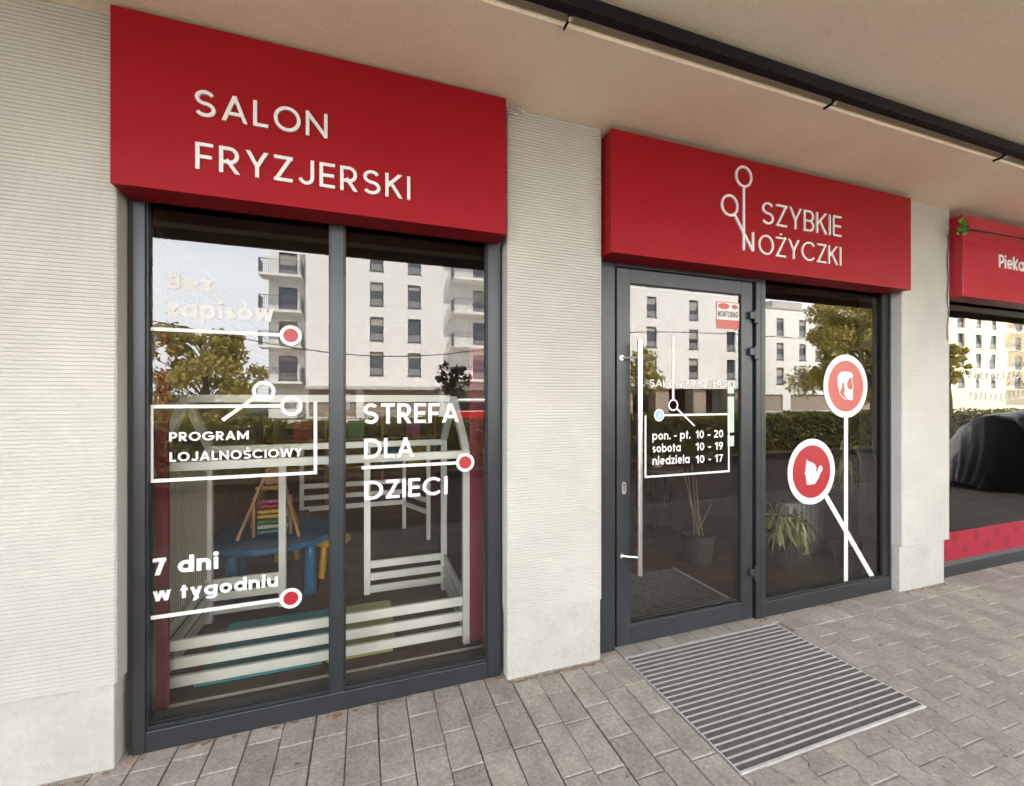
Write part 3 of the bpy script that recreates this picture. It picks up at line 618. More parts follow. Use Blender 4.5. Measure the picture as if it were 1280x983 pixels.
# ------------------------------------------------------------------ glass door and its fixed side light
gd = thing('glass_door', 'grey framed glass shop door with long steel pull handle and opening hours decal', 'door', (1.9, FY, 0))
b = MB(); b.box(1.284, 1.393, FY, 0.17, 0.0, 2.30); b.box(1.3935, 2.4775, FY+0.001, 0.17, 2.256, 2.30); b.build('door_frame', 'frame', gd, bevel=0.003)
b = MB(); b.box(1.2705, 1.2835, FY+0.012, 0.17, 0.0, 2.30); b.box(1.3935, 1.3985, FY+0.02, 0.17, 0.0, 2.256); b.box(2.4355, 2.478, FY+0.03, 0.17, 0.0, 2.256); b.box(1.3985, 2.4355, FY+0.02, 0.17, 2.246, 2.2555); b.box(1.3985, 2.4355, FY+0.03, 0.16, 0.0, 0.022); b.build('gasket', 'frame_dark', gd)
b = MB(); LY = 0.060
b.box(1.399, 1.490, LY, 0.14, 0.024, 2.2445); b.box(2.341, 2.435, LY, 0.14, 0.024, 2.2445); b.box(1.4905, 2.3405, LY+0.0005, 0.1395, 0.024, 0.140); b.box(1.4905, 2.3405, LY+0.0005, 0.1395, 2.160, 2.2445)
b.build('door_leaf', 'frame', gd, bevel=0.0025)
b = MB()
b.box(1.4905, 1.4945, LY+0.008, 0.11, 0.1405, 2.1595); b.box(2.3355, 2.3405, LY+0.008, 0.11, 0.1405, 2.1595); b.box(1.4945, 2.3355, LY+0.008, 0.11, 0.1405, 0.1455); b.box(1.4945, 2.3355, LY+0.008, 0.11, 2.1545, 2.1595); b.build('gasket', 'frame_dark', gd)
DG = 0.074
MB().quad((1.4905, DG, 0.1405), (2.3405, DG, 0.1405), (2.3405, DG, 2.1595), (1.4905, DG, 2.1595)).build('glass_pane', 'glass_door', gd)
xb = on(800, 430, 0.0)[0]
b = MB(); b.tube([(xb, 0.0, 0.452), (xb, 0.0, 1.815)], 0.015, 20)
for z in (0.555, 1.717): b.tube([(1.428, LY, z), (xb, 0.0, z)], 0.008, 12); b.tube([(1.428, LY-0.006, z), (1.428, LY, z)], 0.015, 14)
b.build('pull_handle', 'steel', gd, smooth=False)
for z in (2.02, 1.78, 0.325):
    b = MB(); b.box(2.395, 2.433, LY-0.022, LY-0.001, z-0.018, z+0.030); b.box(2.452, 2.476, LY-0.018, FY-0.001, z-0.045, z+0.030); b.tube([(2.444, LY-0.016, z-0.044), (2.444, LY-0.016, z+0.044)], 0.0105, 14); b.build('hinge', 'frame', gd, bevel=0.003)
b = MB(); b.prism_xz(arc(1.442, 0.975, 0.014, 0.014, 0, 180, 10)+arc(1.442, 0.930, 0.014, 0.014, 180, 360, 10), LY-0.008, LY-0.0005); lk = b.build('lock_cylinder', 'steel', gd)
b = MB(); b.box(1.4395, 1.4445, LY-0.0085, LY-0.0081, 0.936, 0.962); disc(b, (1.442, 0.970), 0.006, LY-0.0081, 0.0004, 14); b.build('keyhole', 'ink', lk)
DD = DG-0.001
b = MB(); tl = on(806.8, 519.5, DD); tr = on(911, 519.5, DD); bl = on(806.8, 596.5, DD)
c3 = on(823.9, 520.0, DD); c4 = on(841.5, 506.6, DD)
wd = 0.013; zt = tl[1]; zb = bl[1]
seg(b, (c3[0]+0.032, zt), (tr[0]+wd/2, zt), wd, DD, T); seg(b, (tl[0], zb-wd/2), (tl[0], zt), wd, DD, T*1.2); seg(b, (tr[0], zb-wd/2), (tr[0], zt), wd, DD, T*1.2); seg(b, (tl[0], zb), (tr[0], zb), wd, DD, T*1.4)
ring_dec(b, c4, 0.037, 0.010, DD, T*1.5); seg(b, (c4[0], c4[1]+0.034), (c4[0], on(842, 420, DD)[1]), 0.017, DD, T*1.6)
e = Vector(on(868.2, 532.5, DD)); d = (e-Vector(c4)).normalized(); seg(b, tuple(Vector(c4)+d*0.035), tuple(e), 0.011, DD, T*1.7)
b.build('scissors_frame_decal', 'decal', gd)
b = MB(); disc(b, (c3[0], zt), 0.038, DD, T*1.4, 30); rd = b.build('round_sticker', 'decal', gd)
b = MB(); disc(b, (c3[0], zt), 0.026, DD, T*2.0, 30); bd = b.build('blue_disc', 'lightblue', rd)
b = MB(); b.prism_xz([(c3[0]-0.010, zt-0.014), (c3[0]+0.012, zt-0.014), (c3[0]+0.012, zt+0.004), (c3[0]+0.002, zt+0.018), (c3[0]-0.003, zt+0.014), (c3[0]+0.001, zt+0.003), (c3[0]-0.010, zt+0.003)], DD-T*2.6, DD-T*2); b.build('thumb_mark', 'decal', bd)
b = MB()
for l_, lx, rx_, y0, t0, r_, ax, bx_, y2, t2 in (
    ('pon. - pt.', 815.4, 863.0, 549.6, 538.8, '10 - 20', 869.7, 903.9, 548, 538.0),
    ('sobota', 815.6, 850.8, 565.4, 554.8, '10 - 19', 869.7, 903.9, 563, 553.2),
    ('niedziela', 815.6, 862.0, 580.6, 569.6, '10 - 17', 869.7, 903.5, 578.6, 568.8)):
    ptext(b, l_, (lx, y0), (rx_, y0-0.4), (lx, t0), DD, T, .19, .12); ptext(b, r_, (ax, y2), (bx_, y2-0.6), (ax, t2), DD, T, .19, .12)
b.build('opening_hours', 'decal', gd)
b = MB(); ptext(b, 'SALON FRYZJERSKI', (811.7,482.8), (917.5,485), (811.7,473.8), DD, T, .17, .12); b.build('faint_lettering', 'decal_faint', gd)
a = on(895.4, 370.4, DD); c = on(923.8, 399.6, DD)
x0, z1, x1, z0 = a[0], on(895.4,370.4,DD)[1], c[0], c[1]; z1 = 2.105; z0 = 1.93
b = MB(); b.prism_xz([(x0,z0),(x1,z0),(x1,z1),(x0,z1)], DD-T, DD); st = b.build('warning_sticker', 'decal', gd)
H_ = z1-z0; W_ = x1-x0
b = MB(); t = 0.004
b.box(x0, x1, DD-T*1.6, DD-T*1.05, z0, z0+H_*0.34); b.box(x0, x0+t, DD-T*1.6, DD-T*1.05, z0+H_*0.34, z1); b.box(x0+t, x1, DD-T*1.6, DD-T*1.05, z1-t, z1)
b.prism_xz(arc(x0+W_*0.32, z0+H_*0.84, W_*0.25, H_*0.11, 0, 360, 24)[:-1], DD-T*1.6, DD-T*1.05); b.prism_xz(arc(x0+W_*0.80, z0+H_*0.84, W_*0.14, H_*0.08, 0, 360, 24)[:-1], DD-T*1.6, DD-T*1.05)
b.build('red_field', 'red_vinyl_pale', st)
b = MB(); text(b, 'MONITORING', x0+W_*.06, z0+H_*0.44, x1-W_*.05, H_*0.22, DD-T*1.05, T*.6, .20, .16); b.build('lettering', 'ink', st)
b = MB(); x0 = on(909.5, 520, DD)[0]; x1 = on(917.5, 520, DD)[0]
for za, zb_ in ((on(913,492,DD)[1], on(913,488,DD)[1]+0.02), (on(913,541,DD)[1], on(913,496,DD)[1]), (on(913,558,DD)[1], on(913,545,DD)[1])):
    b.box(x0, x1, DD-T, DD, min(za,zb_), max(za,zb_))
b.build('edge_sticker', 'palegreen', gd)

sw = thing('side_window', 'fixed pane beside the glass door with two round red portrait emblems', 'window', (3.2, FY, 0))
b = MB(); b.box(2.479, 2.562, FY-0.002, 0.17, 0.0, 2.46); b.box(3.838, 3.851, FY, 0.17, 0.0, 2.46); b.box(2.5625, 3.8375, FY+0.001, 0.17, 0.0, 0.105); b.box(2.5625, 3.8375, FY+0.001, 0.17, 2.40, 2.46); b.build('outer_frame', 'frame', sw, bevel=0.003)
b = MB(); b.box(2.5625, 2.568, GY-0.02, GY-0.002, 0.1055, 2.398); b.box(3.775, 3.8375, GY-0.02, GY-0.002, 0.1055, 2.398); b.box(2.568, 3.775, GY-0.02, GY-0.002, 0.1055, 0.118); b.build('glazing_bead', 'frame_dark', sw)
b = MB(); b.box(2.5180, 2.5225, FY-0.0035, FY-0.0022, 0.0, 2.29); b.build('gasket', 'frame_dark', sw)
MB().quad((2.5625, GY, 0.1055), (3.8375, GY, 0.1055), (3.8375, GY, 2.398), (2.5625, GY, 2.398)).build('glass_pane', 'glass', sw)
# barber and hairdresser emblems: rings on scissor blades
def emblem(c, tip, col, r=0.236):
    e = Vector(tip); d = (e-Vector(c)).normalized()
    b = MB(); ring_dec(b, c, r, 0.047, DY, T, 64); seg(b, tuple(Vector(c)+d*(r-0.006)), tip, 0.042, DY, T*1.3 if col == 'red_vinyl' else T*1.2)
    o = b.build('scissors_emblem', 'decal', sw)
    b = MB(); disc(b, c, r-0.0475, DY, T*0.9, 64); f = b.build('red_disc', col, o); return f
C1 = on(1057.4, 483, DY); C2 = on(1014.7, 589.7, DY)
f1 = emblem(C1, (C1[0], on(1058.6, 732, DY)[1]), 'red_vinyl_pale'); f2 = emblem(C2, on(1092.8, 725.4, DY), 'red_vinyl')
def sil(c, pts, k): return [(c[0]+x*k, c[1]+z*k) for x, z in pts]
k = 0.188
man = lambda q: [(C1[0]+(x-378)/250*k, C1[1]+(492-y)/368*k) for x, y in q]        # bearded man looking right, traced in the disc
b = MB()
b.prism_xz(man([(258,370),(270,325),(300,290),(340,278),(420,280),(460,298),(478,330),(470,365),(430,368),(410,400),(392,450),(396,500),(412,530),(440,540),(476,530),(476,690),(450,700),(400,682),(368,650),(350,600),(358,540),(352,500),(350,450),(330,436),(322,470),(318,515),(296,560),(286,590),(272,520),(262,450)]), DY-T*1.6, DY-T*.9)
strip(b, man([(286,590),(310,630),(345,668),(385,688)]), 0.006, DY-T*1.7, DY-T*.9, lambda p: p)
strip(b, man([(455,372),(470,440),(482,520),(470,532)]), 0.006, DY-T*1.7, DY-T*.9, lambda p: p)
b.build('bearded_head', 'decal', f1)
wom = lambda q: [(C2[0]+(x-340)/228*k, C2[1]+(480-y)/325*k) for x, y in q]         # woman looking left, hair in a bun
b = MB()
b.prism_xz(wom([(280,322),(300,350),(345,368),(378,395),(394,430),(390,505),(408,470),(425,425),(445,410),(465,425),(472,460),(455,495),(438,520),(425,560),(400,605),(372,640),(345,636),(310,642),(280,638),(274,590),(268,545),(266,515),(248,500),(262,470),(268,400)]), DY-T*1.6, DY-T*.9)
b.build('woman_head', 'decal', f2)

# ------------------------------------------------------------------ bakery window
bw = thing('display_window', 'bakery shop window with a crimson diamond band along its foot, far right', 'window', (6, FY, 0))
b = MB(); b.box(4.452, 4.50, FY, 0.17, 0.0, 2.46); b.box(4.5005, 7.9, FY+0.001, 0.17, 0.0, 0.095); b.box(4.5005, 7.9, FY+0.001, 0.17, 2.40, 2.46); b.box(7.84, 7.9, FY-0.001, 0.168, 0.096, 2.269); b.build('outer_frame', 'frame', bw, bevel=0.003)
b = MB(); b.box(4.437, 4.4515, FY+0.02, 0.17, 0.0, 2.32); b.build('gasket', 'frame_dark', bw)
MB().quad((4.5005, GY, 0.0955), (7.84, GY, 0.0955), (7.84, GY, 2.398), (4.5005, GY, 2.398)).build('glass_pane', 'glass_bak', bw)
MB().box(4.505, 7.84, DY-T, DY, 0.115, 0.352).build('crimson_band', 'magenta', bw)
b = MB()
for k in range(22):
    cx = 4.56+k*0.155; cz = 0.30 if k % 2 else 0.19
    b.prism_xz([(cx-.06,cz),(cx,cz-.062),(cx+.06,cz),(cx,cz+.05)], DY-T*1.6, DY-T*1.05)
b.build('diamond_pattern', 'magenta_dk', bw)
b = MB()                                                  # pale handwritten script, two lines
for (ax, ay), (ex, ey), hgt in (((1203,470),(1279,456),0.11), ((1212,497),(1279,482),0.12)):
    a = on(ax, ay, DY); e = on(ex, ey, DY); pts = []
    for i in range(0, 90):
        t = i/89; ph = t*11*2*math.pi
        amp = hgt*(0.18 + 0.22*(0.5+0.5*math.sin(i*0.71)))
        pts.append((a[0]+(e[0]-a[0])*t + 0.030*math.cos(ph)+0.25*amp*math.sin(ph), a[1]+(e[1]-a[1])*t*0.2 + amp*math.sin(ph)))
    strip(b, pts, 0.008, DY-T, DY, lambda p: p)
b.build('script_lettering', 'decal_faint', bw)

# ------------------------------------------------------------------ doormat
dm = thing('doormat', 'recessed entrance mat of dark carpet strips between aluminium bars', 'doormat', (1.98, -0.41, 0))
x0, x1, y0, y1 = MAT
b = MB(); t = 0.006
b.box(x0, x0+t, y0, y1, -0.02, 0.002); b.box(x1-t, x1, y0, y1, -0.02, 0.002); b.box(x0+t, x1-t, y1-t, y1, -0.02, 0.002); b.box(x0+t, x1-t, y0, y0+0.012, -0.02, 0.003); b.build('edge_frame', 'alu', dm, bevel=0.0008)
N = 23; p = (y1-t-y0-0.012)/N
b = MB(); c = MB()
for k in range(N):
    ya = y0+0.012+k*p
    c.box(x0+t+0.001, x1-t-0.001, ya+0.001, ya+p-0.010, -0.02, -0.002+random.uniform(-.0006,.0006))
    for q in range(4): c.box(x0+t+0.002, x1-t-0.002, ya+0.003+q*0.006, ya+0.0055+q*0.006, -0.003, 0.0012)
    b.box(x0+t, x1-t, ya+p-0.0095, ya+p-0.001, -0.02, 0.0022)
c.build('carpet_insert', 'carpet', dm); b.build('aluminium_bar', 'alu', dm)
MB().box(x0+0.03, x0+0.12, y1-0.020, y1-0.008, 0.0023, 0.006).build('corner_clip', 'alu', dm)

# ------------------------------------------------------------------ children's corner behind the display window
hb = thing('playhouse_bed', 'white wooden house-frame bed with rails and gabled roof behind the display window', 'play house', (-0.16, 0.8, 0))
X0, X1, YF, YB, HE, HR = -0.985, 0.605, 0.43, 1.20, 1.12, 1.50
t = 0.045
for x in (X0+t/2, X1-t/2):
    for y in (YF, YB): MB().box(x-t/2, x+t/2, y-t/2, y+t/2, 0.006, HE).build('post', 'white_wood', hb, bevel=0.003)
for x in (-0.53, 0.022): MB().box(x-t/2, x+t/2, YB-t/2, YB+t/2, 0.05, HE).build('post', 'white_wood', hb, bevel=0.003)
for z in (0.055, 0.145, 0.235):
    MB().box(X0+t+.001, X1-t-.001, YF-0.012, YF+0.012, z, z+0.052).build('guard_rail', 'white_wood', hb, bevel=0.003)
    for x in (X0+t/2, X1-t/2): MB().box(x-0.011, x+0.011, YF+t/2+.001, YB-t/2-.001, z, z+0.052).build('guard_rail', 'white_wood', hb, bevel=0.003)
    MB().box(X0+t+.001, -0.53-t/2-.001, YB-0.011, YB+0.011, z, z+0.052).build('guard_rail', 'white_wood', hb, bevel=0.003)
    MB().box(0.022+t/2+.001, X1-t-.001, YB-0.011, YB+0.011, z, z+0.052).build('guard_rail', 'white_wood', hb, bevel=0.003)
for y in (YF, YB): MB().box(X0, X1, y-t/2, y+t/2, HE+.001, HE+t).build('eave_beam', 'white_wood', hb, bevel=0.003)
for x in (X0+t/2, X1-t/2):
    ym = (YF+YB)/2
    for y in (YF, YB): MB().bar((x, y, HE+t), (x, ym, HR-t/2), t, t*.98).build('rafter', 'white_wood', hb, bevel=0.003)
MB().box(X0+t+.001, X1-t-.001, (YF+YB)/2-t/2, (YF+YB)/2+t/2, HR-t, HR).build('ridge_beam', 'white_wood', hb, bevel=0.003)
b = MB(); b.box(-0.985, -0.977, YF+0.03, YB-0.03, 0.30, HE-0.005)
for k_ in range(22): b.box(-0.977, -0.962, YF+0.035+k_*0.032, YF+0.055+k_*0.032, 0.302, HE-0.007)
b.build('ribbed_side_panel', 'cream', hb)
def puzzle(x0, x1, y0, y1, z, n=6):
    pts = [(x0,y0)]
    for i in range(n):
        a = y0+(y1-y0)*i/n; d = (y1-y0)/n
        if i % 2: pts += [(x1, a), (x1+0.02, a+d*.15), (x1+0.02, a+d*.85), (x1, a+d)]
        else: pts += [(x1, a), (x1, a+d)]
    pts += [(x0,y1)]
    out = [pts[0]]
    for q in pts[1:]:
        if (Vector(q)-Vector(out[-1])).length > 1e-4: out.append(q)
    return out
o = MB().prism_xy(puzzle(-0.82, -0.22, 0.48, 1.12, 0), 0.006, 0.018).build('foam_mat', 'teal'); tag(o, 'teal foam puzzle mat lying on the floor inside the white house bed', 'mat', 'foam mats')
o = MB().prism_xy(puzzle(-0.195, 0.16, 0.48, 1.12, 0), 0.006, 0.018).build('foam_mat', 'lime'); tag(o, 'pale green foam puzzle mat beside the teal one inside the house bed', 'mat', 'foam mats')

TX, TY, TZ = -0.66, 1.70, 0.432
tb = thing('kids_table', 'round blue plastic children table behind the white house bed', 'table', (TX, TY, 0))
b = MB(); b.lathe([(0.43,TZ-.042),(0.45,TZ-.037),(0.455,TZ-.020),(0.445,TZ-.003),(0.0,TZ-.001)], (TX,TY,0), 48); b.build('tabletop', 'blue', tb, smooth=False)
for a in (-40, -130, 50, 140):
    MB().lathe([(0.044,0.006),(0.046,0.02),(0.038,0.30),(0.036,TZ-.043)], (TX+0.36*math.cos(R(a)),TY+0.36*math.sin(R(a)),0), 20).build('leg', 'blue', tb, smooth=True)
def stool(x, y, label):
    s = thing('kids_stool', label, 'stool', (x, y, 0), 'yellow stools at the blue table')
    MB().lathe([(0.135,0.27),(0.145,0.28),(0.145,0.30),(0.135,0.31),(0.0,0.312)], (x,y,0), 30).build('seat', 'yellow', s)
    for a in (45,135,225,315):
        c, sn = math.cos(R(a)), math.sin(R(a))
        MB().tube([(x+0.115*c, y+0.115*sn, 0.008), (x+0.085*c, y+0.085*sn, 0.27)], 0.026, 14, r1=0.022).build('leg', 'yellow', s, smooth=False)
stool(-0.25, 1.80, 'yellow plastic stool nearest the window mullion beside the blue table')
stool(-0.66, 2.32, 'yellow plastic stool half hidden behind the blue table')
# easel and abacus on the table
ez = thing('wooden_easel', 'small wooden A-frame easel standing on the blue table', 'easel', (-0.70, 1.78, 0.497))
for a, c in (((-0.86,1.66,0.498),(-0.66,1.80,1.06)), ((-0.44,1.62,0.498),(-0.62,1.80,1.06)), ((-0.50,2.0,0.498),(-0.64,1.84,1.06)), ((-0.84,2.0,0.498),(-0.68,1.84,1.06))):
    MB().bar(a, c, 0.022, 0.035).build('leg', 'wood', ez, bevel=0.002)
MB().bar((-0.76,1.742,0.86), (-0.55,1.742,0.86), 0.03, 0.02).build('crossbar', 'wood', ez)
MB().box(-0.70,-0.58,1.775,1.79,0.88,1.05).build('board', 'wood', ez)
ab = thing('abacus', 'toy abacus with rows of red, yellow, green and teal beads on the table', 'toy', (-0.64, 1.70, 0.497))
for x in (-0.765, -0.515): MB().box(x-0.01, x+0.01, 1.71, 1.735, 0.4985, 0.80).build('side_post', 'wood', ab)
for k, mm in enumerate(('bead_teal','bead_white','bead_green','bead_yellow','bead_yellow','bead_red','bead_pink')):
    b = MB(); z = 0.53+k*0.038
    for q in range(10): b.lathe([(0.008,-0.010),(0.016,-0.004),(0.016,0.004),(0.008,0.010)], (0,0,0), 10)
    b.v = []; b.f = []
    for q in range(10):
        xx = -0.74+q*0.021
        b.tube([(xx, 1.722, z), (xx+0.018, 1.722, z)], 0.015, 10)
    b.build('bead_row', mm, ab)
for o in (ez, ab): o.location += Vector((-0.02, -0.14, TZ-0.497))
# low toddler fence and storage further back
lf = thing('toddler_fence', 'low white slatted play fence standing at the back of the children corner', 'fence', (0.1, 2.9, 0))
for z in (0.28, 0.40, 0.52): MB().box(-0.60, 0.42, 2.89, 2.91, z, z+0.05).build('rail', 'white_wood', lf)
for z in (0.26, 0.38, 0.50): MB().bar((0.43, 2.88, z+.03), (0.62, 2.45, z+.03), 0.05, 0.02).build('rail', 'white_wood', lf)
for x, y in ((0.43, 2.9), (0.635, 2.42), (-0.62, 2.9)): MB().box(x-.02, x+.02, y-.02, y+.02, 0.006, 1.0).build('post', 'white_wood', lf)
sh = thing('toy_shelf', 'brown wooden shelf unit with toys along the back wall of the salon', 'shelf', (-0.2, 4.6, 0))
for z in (0.08, 0.48, 0.88, 1.28): MB().box(-1.28, 1.0, 4.4, 4.9, z, z+0.03).build('shelf_board', 'wood', sh)
for x in (-1.28, -0.52, 0.24, 1.0): MB().box(x, x+0.03, 4.4, 4.9, 0.006, 1.34).build('side_panel', 'wood', sh)
lb = ['brown cardboard box', 'red toy box', 'cream toy box', 'green toy box', 'blue toy box', 'pink toy box', 'yellow toy box', 'white toy box']
mm = ['cardboard', 'bead_red', 'cream', 'bead_green', 'blue', 'bead_pink', 'bead_yellow', 'bead_white']
pos = [(-1.1,.51),(-0.8,.91),(-0.4,.51),(-0.1,.91),(0.4,.51),(0.7,.91),(0.75,.51),(-0.3,1.31)]
for l_, m_, (x, z) in zip(lb, mm, pos):
    bx = thing('toy_box', l_ + ' on the brown shelf at the back of the salon', 'box', (x, 4.55, z), 'boxes on the toy shelf')
    MB().box(x-.11, x+.11, 4.45, 4.68, z+.001, z+.20).build('box_body', m_, bx, bevel=0.004); MB().box(x-.118, x+.118, 4.442, 4.688, z+.201, z+.235).build('lid', m_, bx, bevel=0.004)
cb = thing('cardboard_box', 'open brown cardboard box on the floor behind the blue table', 'box', (-0.75, 2.75, 0))
MB().box(-0.95,-0.55,2.6,2.95,0.006,0.30).build('box_body', 'cardboard', cb); MB().bar((-0.95,2.6,0.30),(-0.95,2.45,0.24),0.008,0.38).build('flap', 'cardboard', cb)

# ------------------------------------------------------------------ salon interior behind the door and side window
im = thing('inner_doormat', 'dark mat with a pale metal edge inside the glass door', 'doormat', (1.95, 0.55, 0))
MB().box(1.36, 2.52, 0.2, 0.93, 0.005, 0.011).build('carpet_insert', 'carpet', im); MB().box(2.525, 2.545, 0.2, 0.95, 0.005, 0.014).build('edge_strip', 'alu', im)
pl = thing('planter_basket', 'dark woven basket with bare plant canes behind the glass door', 'planter', (2.82, 0.98, 0))
MB().lathe([(0.10,0.006),(0.115,0.02),(0.145,0.26),(0.15,0.28),(0.135,0.28),(0.13,0.25),(0.0,0.25)], (2.82,0.98,0), 28).build('basket', 'basket', pl, smooth=False)
b = MB()
for a in range(7): b.tube([(2.82+random.uniform(-.05,.05), 0.98+random.uniform(-.05,.05), 0.25), (2.82+random.uniform(-.12,.12), 0.98+random.uniform(-.1,.1), random.uniform(.5,.95))], 0.006, 6)
b.build('cane', 'cane', pl)
ct = thing('bistro_table', 'small round dark bistro table inside the salon behind the door', 'table', (3.05, 1.85, 0))
MB().lathe([(0.28,0.70),(0.29,0.705),(0.29,0.72),(0.0,0.722)], (3.05,1.85,0), 32).build('tabletop', 'inwall', ct)
MB().tube([(3.05,1.85,0.02),(3.05,1.85,0.70)], 0.02, 12).build('pedestal', 'black', ct); MB().lathe([(0.22,0.006),(0.22,0.02),(0.03,0.035)], (3.05,1.85,0), 28).build('base', 'black', ct)
tp = thing('table_plant', 'spiky small plant in a dish on the bistro table', 'plant', (3.05,1.85,0.722))
MB().lathe([(0.05,0.7225),(0.09,0.77),(0.085,0.77),(0.0,0.75)], (3.05,1.85,0), 20).build('dish', 'cream', tp)
b = MB()
for k in range(26):
    a = random.uniform(0, 6.28); l_ = random.uniform(.08,.2); e = random.uniform(.5,1.4)
    p = Vector((3.05,1.85,0.755)); q = p+Vector((math.cos(a)*math.cos(e), math.sin(a)*math.cos(e), math.sin(e)))*l_; sd_ = Vector((-math.sin(a), math.cos(a), 0))*0.008
    b.add([p-sd_, p+sd_, q], [(0,1,2)])
b.build('leaves', 'yucca', tp)
def chair(x, y, rz, label):
    c = thing('cafe_chair', label, 'chair', (x, y, 0), 'dark cafe chairs in the salon')
    f = lambda p: (x+p[0]*math.cos(rz)-p[1]*math.sin(rz), y+p[0]*math.sin(rz)+p[1]*math.cos(rz), p[2])
    b = MB(); b.bar(f((0,-.2,.45)), f((0,.2,.45)), .40, .03); b.build('seat', 'inwall', c, bevel=0.005)
    for px, py in ((-.18,-.18),(.18,-.18)): MB().tube([f((px,py,.008)), f((px,py,.44))], 0.013, 8).build('leg', 'black', c)
    for px, py in ((-.18,.19),(.18,.19)): MB().tube([f((px,py+.03,.008)), f((px,py,.45)), f((px,py+.05,.85))], 0.013, 8).build('leg', 'black', c)
    b = MB()
    for z in (.58,.66,.74,.82): b.bar(f((-.18,.22,z)), f((.18,.22,z)), .025, .012)
    b.build('backrest', 'black', c)
chair(2.5, 2.3, R(70), 'dark slat backed chair left of the bistro table'); chair(3.5, 2.5, R(-30), 'dark slat backed chair behind the bistro table')
rd = thing('radiator', 'white ribbed radiator low on the floor behind the side window', 'radiator', (3.9, 0.8, 0))
b = MB(); b.box(3.66, 4.18, 0.80, 0.87, 0.14, 0.50)
for k in range(9): b.box(3.67+k*.057, 3.71+k*.057, 0.775, 0.80, 0.15, 0.49)
b.build('ribbed_body', 'radiator', rd); MB().box(3.70, 4.14, 0.81, 0.86, 0.006, 0.14).build('foot', 'cream', rd)
def yucca(x, y, hs, label, pot=True):
    yc = thing('yucca_plant', label, 'plant', (x, y, 0), 'yucca plants behind the side window')
    if pot: MB().lathe([(0.10,0.006),(0.13,0.20),(0.14,0.21),(0.12,0.21),(0.0,0.19)], (x,y,0), 24).build('pot', 'basket', yc)
    st_ = MB(); lv = MB()
    for dx, dy, hgt in hs:
        top = Vector((x+dx*1.6, y+dy*1.4, hgt))
        st_.tube([(x+dx, y+dy, 0.008), (x+dx*1.3+.01, y+dy*1.2, hgt*.5), top], 0.018, 8, r1=0.013)
        for k in range(70):
            a = random.uniform(0, 6.28); e = random.uniform(-.7, 1.35); l_ = random.uniform(.24,.42) if hgt > .6 else random.uniform(.12,.24)
            d = Vector((math.cos(a)*math.cos(e), math.sin(a)*math.cos(e), math.sin(e)))
            sd_ = Vector((-math.sin(a), math.cos(a), 0))*0.012
            p = top+Vector((0,0,random.uniform(-.12,.08))); m_ = p+d*l_*.55; q = p+d*l_-Vector((0,0,.10*math.cos(e)+.03))
            p, m_, q = [Vector((min(v.x, 4.18), max(v.y, 0.15), v.z)) for v in (p, m_, q)]
            lv.add([p-sd_*.6, p+sd_*.6, m_+sd_, m_-sd_, q], [(0,1,2,3),(3,2,4)])
    st_.build('stem', 'cane_pale', yc, smooth=True); lv.build('leaves', 'yucca', yc)
yucca(3.98, 0.45, ((-.02,.0,1.10),(.04,.04,0.80)), 'tall yucca with spiky leaves right of the emblem stalk behind the side window')
yucca(3.50, 0.66, ((-.07,0,.40),(.05,-.02,.36)), 'short yucca with pale stems behind the left of the side window')

# ------------------------------------------------------------------ small things outside the shop
iv = thing('ivy_sprig', 'bright green ivy sprig tucked at the corner of the bakery sign', 'plant', (4.43,-0.09,2.82))
b = MB()
for k in range(16):
    c = Vector((4.405+random.uniform(-.03,.05), -0.095+random.uniform(-.025,.02), 2.81+random.uniform(-.075,.075)))
    u = Vector((random.uniform(-1,1), random.uniform(-1,1), random.uniform(-1,1))).normalized()*random.uniform(.016,.032); v = u.cross(Vector((random.uniform(-1,1), 1, random.uniform(-1,1)))).normalized()*u.length*.8
    b.add([c-u, c-u*.2+v, c+u, c-u*.2-v], [(0,1,2,3)])
b.build('leaf', 'ivy', iv); MB().tube([(4.40,-.095,2.74),(4.41,-.095,2.81),(4.44,-.09,2.88)], .003, 6).build('stem', 'ivy', iv)
b = MB(); pts = []
for i in range(30):
    t = i/29; x = 4.42+t*4.2; pts.append((x, -0.10-0.25*t, 2.80 + 0.10*t - 0.05*math.sin(t*math.pi)))
b.tube(pts, 0.006, 8); o = b.build('hanging_cable', 'black'); tag(o, 'thin black cable slung across the front of the dark red bakery sign', 'cable')
b = MB(); pts = [(4.40+0.008*math.sin(i*.9), -0.006, 2.78-i*.04) for i in range(22)]
b.tube(pts, 0.0032, 6); o = b.build('wall_cable', 'frame'); tag(o, 'thin dark cable hanging down the pillar edge beside the bakery sign', 'cable')
# wire stub at the ceiling above the pillar
b = MB(); b.tube([(0.69,-0.07,2.955),(0.74,-0.03,2.985),(0.80,-0.01,2.972)], 0.003, 6); b.tube([(0.69,-0.07,2.955),(0.73,-0.02,2.95),(0.76,-0.005,2.962)], 0.003, 6); o = b.build('wire_stub', 'steel'); tag(o, 'bent wire end sticking out above the pillar right of the SALON sign', 'wire')
